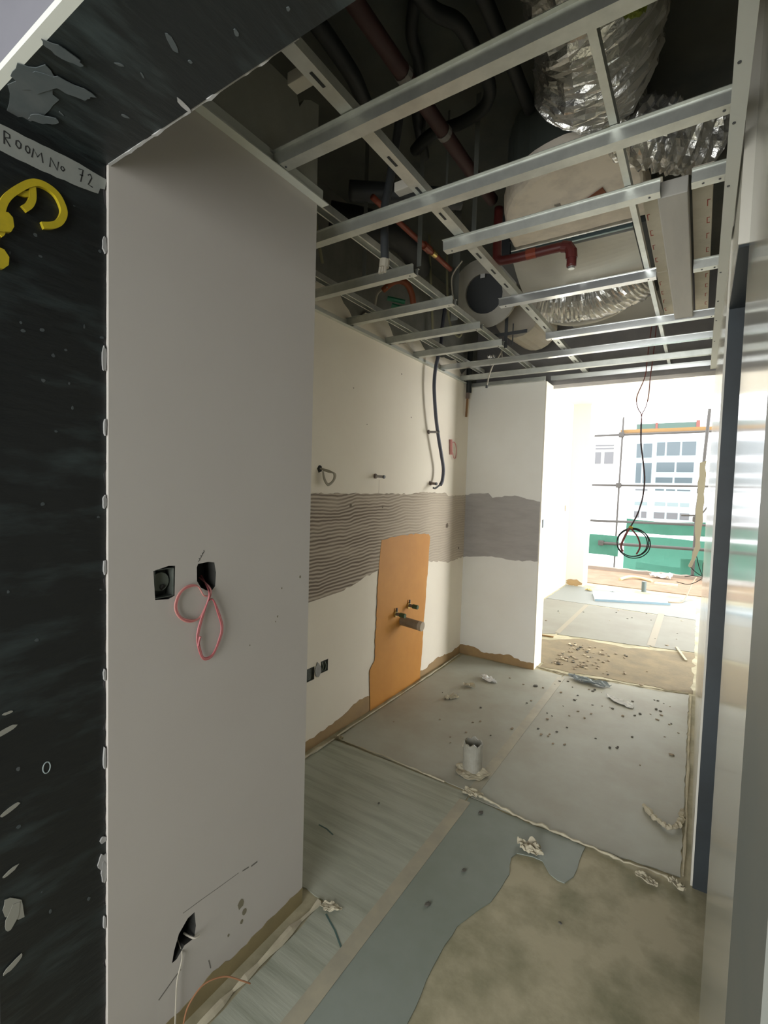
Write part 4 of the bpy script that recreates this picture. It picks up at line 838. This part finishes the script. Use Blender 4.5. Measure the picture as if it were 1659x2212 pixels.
for (x, y, s_, lb) in [(-.775, 2.08, .014, 'single brown pebble just right of the seam crossing'), (-.99, 3.72, .020, 'dark round stone on the tape line near the end wall'), (-.60, 3.93, .017, 'dark stone beside the torn blue grey piece'), (-1.2, 1.86, .008, 'lone dark crumb on the ribbed sheet'), (-.70, 1.72, .010, 'lone crumb on the torn sheet'), (-.745, 1.50, .012, 'dark crumb near the torn edge'), (-.33, 1.70, .007, 'lone pebble on bare screed')]:
    chip(x, y, s_, 1, lb, None) if False else chip(x, y, s_, 1, lb, 'single stones')
for (x0, y0, x1, y1, lb) in [(-.12, 5.55, -.03, 5.15, 'thin pale batten on the living floor by the right wall'), (-1.36, 5.10, -1.20, 5.11, 'short orange stick at the partition foot')]:
    d = Vector((x1-x0, y1-y0, 0)); q = Vector((-d.y, d.x, 0)).normalized()*.010
    a, b = Vector((x0, y0, 0)), Vector((x1, y1, 0))
    tag(MB().prism([tuple((a+q)[:2]), tuple((b+q)[:2]), tuple((b-q)[:2]), tuple((a-q)[:2])], 'z', .004, .014).build('wood_strip', M_timber if 'orange' in lb else M_paper), lb, 'stick')
# metal panel on the living floor
mp_ = empty('metal_tray', (-.8, 7.55, 0)); tag(mp_, 'long pale metal tray lying on the floor before the balcony', 'tray')
Pm = [(-1.27, 7.70), (-1.16, 7.24), (-.27, 7.68), (-.35, 8.03)]
MB().prism(Pm, 'z', .004, .010).build('tray_base', mat('tray_pale', (.46, .52, .55), .45, .3), mp_)
def wallseg(a, b, h, m):
    d = Vector((b[0]-a[0], b[1]-a[1])).normalized(); q = Vector((-d.y, d.x))*.004
    MB().prism([(a[0]-q.x, a[1]-q.y), (b[0]-q.x, b[1]-q.y), (b[0]+q.x, b[1]+q.y), (a[0]+q.x, a[1]+q.y)], 'z', .004, h).build('tray_lip', m, mp_)
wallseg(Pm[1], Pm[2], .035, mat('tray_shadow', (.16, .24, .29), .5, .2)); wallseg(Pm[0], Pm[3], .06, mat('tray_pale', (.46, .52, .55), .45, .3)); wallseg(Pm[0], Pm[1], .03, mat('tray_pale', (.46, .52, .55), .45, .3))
tag(MB().tube([(-.665, 8.50, 0), (-.665, 8.50, .16)], .035, 12).build('pipe_stub', mat('blue_green_pipe', (.10, .13, .13), .5)), 'dark stub of pipe standing at the balcony threshold', 'pipe stub')
tag(crumple('cement_bag', M_white, -.50, 10.05, .012, .55, .28, .14, 36), 'slumped white bag on the balcony', 'bag')
tag(MB().tube(cr([(-1.10, 9.25, .03), (-.98, 9.55, .05), (-.80, 9.6, .04), (-.62, 9.45, .03)], 6), .025, 8).build('bent_strip', mat('pale_strip', (.62, .48, .27), .8)), 'bent tan strip lying on the balcony', 'strip')
tag(MB().prism([(-.58, 9.30), (-.56, 9.38), (-.24, 9.40), (-.24, 9.32)], 'z', .012, .04).build('board_offcut', mat('pale_board', (.60, .54, .42), .8)), 'pale board offcut on the balcony beside the white bag', 'board')
tag(crumple('yellow_scrap', mat('yellow_scrap', (.60, .47, .20), .9), -1.37, 7.95, .004, .14, .10, .05, 38), 'small yellow scrap by the left balcony pier', 'scrap')
tag(crumple('blue_scrap', M_bluegrey, -1.02, 8.06, .004, .18, .05, .03, 39, -.3), 'small blue grey scrap behind the metal tray', 'scrap')
tag(MB().tube(cr([(-.30, 7.85, .01), (-.16, 7.95, .01), (-.11, 8.15, .03), (-.07, 8.40, .12), (-.03, 8.6, .22), (.02, 8.7, .3)], 6), .010, 6).build('floor_cable', mat('tan_cable', (.22, .17, .11), .6)), 'tan cable rising from the tray towards the right jamb', 'cable')
wb = empty('loose_wires', (.045, 4.36, .88)); tag(wb, 'spray of loose dark wires sticking out of the right wall near the opening', 'wire')
for q, p in enumerate([[(.047, 4.36, .90), (.02, 4.36, .97), (.0, 4.36, 1.05)], [(.047, 4.36, .90), (.0, 4.36, .93), (-.035, 4.36, .965)], [(.047, 4.36, .895), (-.02, 4.36, .90), (-.07, 4.36, .885)], [(.047, 4.36, .89), (.0, 4.36, .85), (-.05, 4.36, .83), (-.12, 4.36, .84)], [(.047, 4.36, .90), (.043, 4.36, .98), (.044, 4.36, 1.01)]]):
    MB().tube(cr(p, 6), .0028, 6).build('wire_strand', M_blk, wb)
tag(MB().prism(rag([(-.06, .42), (.04, .75), (.05, 2.05), (-.035, 2.02), (-.05, 1.3), (-.03, .75), (-.10, .45)], .012, .1, True, 47), 'y', 8.64, 8.74).build('jamb_board', mat('beige_jamb', (.14, .125, .085), .9)), 'rough beige upright board standing in the balcony opening at right', 'board')

# ================================================================== OUTSIDE
wbox('floor_street', M_earth, -60, 60, 10.6, 90, -4.2, -4.0)
def scaff(p, r, label, couplers=(), m=M_steel):
    e = empty('scaffold_pole', p[0]); tag(e, label, 'scaffolding', 'scaffold poles')
    MB().tube(p, r, 10).build('tube', m, e)
    for c in couplers: MB().box(c[0]-.05, c[0]+.05, c[1]-.05, c[1]+.05, c[2]-.05, c[2]+.05).build('coupler', m, e, bevel=.015)
    return e
scaff([(-3.2, 11.0, 2.73), (1.6, 11.0, 2.76)], .022, 'upper horizontal scaffold tube under the orange plank', [(-1.42, 11.0, 2.74)])
scaff([(-3.2, 11.0, 1.69), (1.6, 11.0, 1.725)], .022, 'middle horizontal scaffold tube', [(-1.425, 11.0, 1.70)])
scaff([(-2.1, 11.0, .94), (1.6, 11.0, 1.0)], .026, 'horizontal scaffold tube along the top of the green net')
scaff([(-1.62, 10.46, .53), (.6, 10.46, .56)], .030, 'lowest horizontal guard tube at the balcony edge', [(-1.62, 10.46, .53)])
scaff([(-1.40, 11.0, 3.1), (-1.42, 11.0, 1.4), (-1.43, 11.0, -.3)], .018, 'slim upright scaffold tube on the left')
scaff([(.06, 10.5, 3.1), (.02, 10.5, 2.12), (-.04, 10.5, 1.29), (-.05, 10.5, -.2)], .028, 'leaning upright scaffold tube on the right', [(-.01, 10.5, 1.62), (-.05, 10.5, 1.10)])
scaff([(-.28, 10.5, 1.16), (.02, 10.5, 1.17), (.12, 10.5, 1.34)], .016, 'bent scaffold hook by the right jamb')
tag(MB().box(-1.45, 1.6, 11.05, 11.3, 2.79, 2.85).build('scaffold_plank', M_timber), 'orange timber scaffold plank outside', 'plank')
def net(x0, x1, z0, z1, y, seed, label, sag=.12, n=26):
    vs = []; fs = []; o = Vector((seed, 0, 0))
    for j in range(n+1):
        for i in range(n+1):
            u, v = i/n, j/n; x = x0+(x1-x0)*u; z = z0+(z1-z0)*v
            zz = z+.10*mnoise.noise(Vector((x*1.1, seed, 0)))*(1-abs(2*v-1)*.2) if v in (0, 1) else z
            vs.append((x, y+sag*mnoise.noise(Vector((x*1.3, z*1.7, seed)))+.03*mnoise.noise(Vector((x*6, z*4, seed))), zz))
    k = len(vs); vs += [(a, b+.004, c) for a, b, c in vs]; N = n+1
    for j in range(n):
        for i in range(n):
            a = j*N+i; fs += [(a, a+1, a+N+1, a+N), (k+a, k+a+N, k+a+N+1, k+a+1)]
    return tag(MB().add(vs, fs).build('safety_net', M_net), label, 'net', 'green safety nets')
net(-1.35, .9, -.15, .62, 11.7, 2.2, 'wide green safety net hanging between the lower scaffold tubes')
net(-1.25, .9, .74, 1.0, 11.02, 5.2, 'narrow strip of green safety net along the upper tube')
net(-1.95, -1.3, .28, .68, 10.5, 8.2, 'gathered green safety net draped over the left end of the guard tube', .12)
net(-.25, .7, -.5, .35, 10.6, 9.4, 'small green net flap at the right balcony corner', .1)
net(-1.05, .9, -.02, .10, 11.2, 3.3, 'low rolled strip of green net at the balcony edge', .05)

bd = empty('apartment_building', (-1.5, 22.5, -4)); tag(bd, 'white building across the street with rows of bluish windows', 'building')
MB().box(-9, 6, 22.0, 30, -4, 4.6).build('facade', M_facade, bd)
def window(x0, x1, z0, z1, m=M_glass, bars=()):
    f = MB().box(x0, x1, 21.93, 22.0, z0, z1).build('window', M_frame, bd)
    c = .035
    xs = [x0]+[x0+(x1-x0)*b for b in bars]+[x1]
    for a, b in zip(xs[:-1], xs[1:]): MB().box(a+c, b-c, 21.915, 21.93, z0+c, z1-c).build('pane', m, f)
window(-2.28, -1.67, 3.0, 3.62, M_glass, (.38,)); window(-2.27, -1.65, 1.98, 2.85, M_glass, (.42,))
window(-1.57, -.2, 3.07, 3.66, M_glass, (.25, .62)); window(-1.55, -.24, 2.42, 2.87, M_glass, (.52,))
window(-1.56, -.26, 2.0, 2.28, M_glass, (.5,)); window(-2.25, -1.75, 1.68, 1.80, M_glassg); window(-1.55, -.3, 1.69, 1.82, M_glass, (.3, .6))
window(-2.25, -1.74, 1.09, 1.28, M_frost); window(-1.54, -.31, 1.09, 1.30, M_frost, (.35, .7))
window(-2.25, -1.74, .58, .90, M_glassg, (.5,)); window(-1.55, -.29, .58, .90, M_glassg, (.35, .7))
f = MB().box(-3.82, -3.08, 21.96, 22.0, 2.78, 3.62).build('window', mat('pale_grey_frame', (.28, .28, .27), .7), bd)
MB().box(-3.80, -3.58, 21.94, 21.96, 2.80, 3.28).build('pane', M_glassg, f); MB().box(-3.44, -3.10, 21.94, 21.96, 2.80, 3.28).build('pane', M_glassg, f)
for zz in (3.40, 3.53): MB().box(-3.80, -3.10, 21.94, 21.96, zz, zz+.05).build('louvre', M_glassg, f)
MB().box(-2.28, -.15, 21.8, 22.0, 4.10, 4.36).build('roof_trim', M_gtrim, bd)
MB().box(-1.62, -1.54, 21.78, 21.8, 4.10, 4.38).build('roof_post', M_rtrim, bd); MB().box(-.27, -.15, 21.78, 21.8, 4.10, 4.42).build('roof_post', M_rtrim, bd)
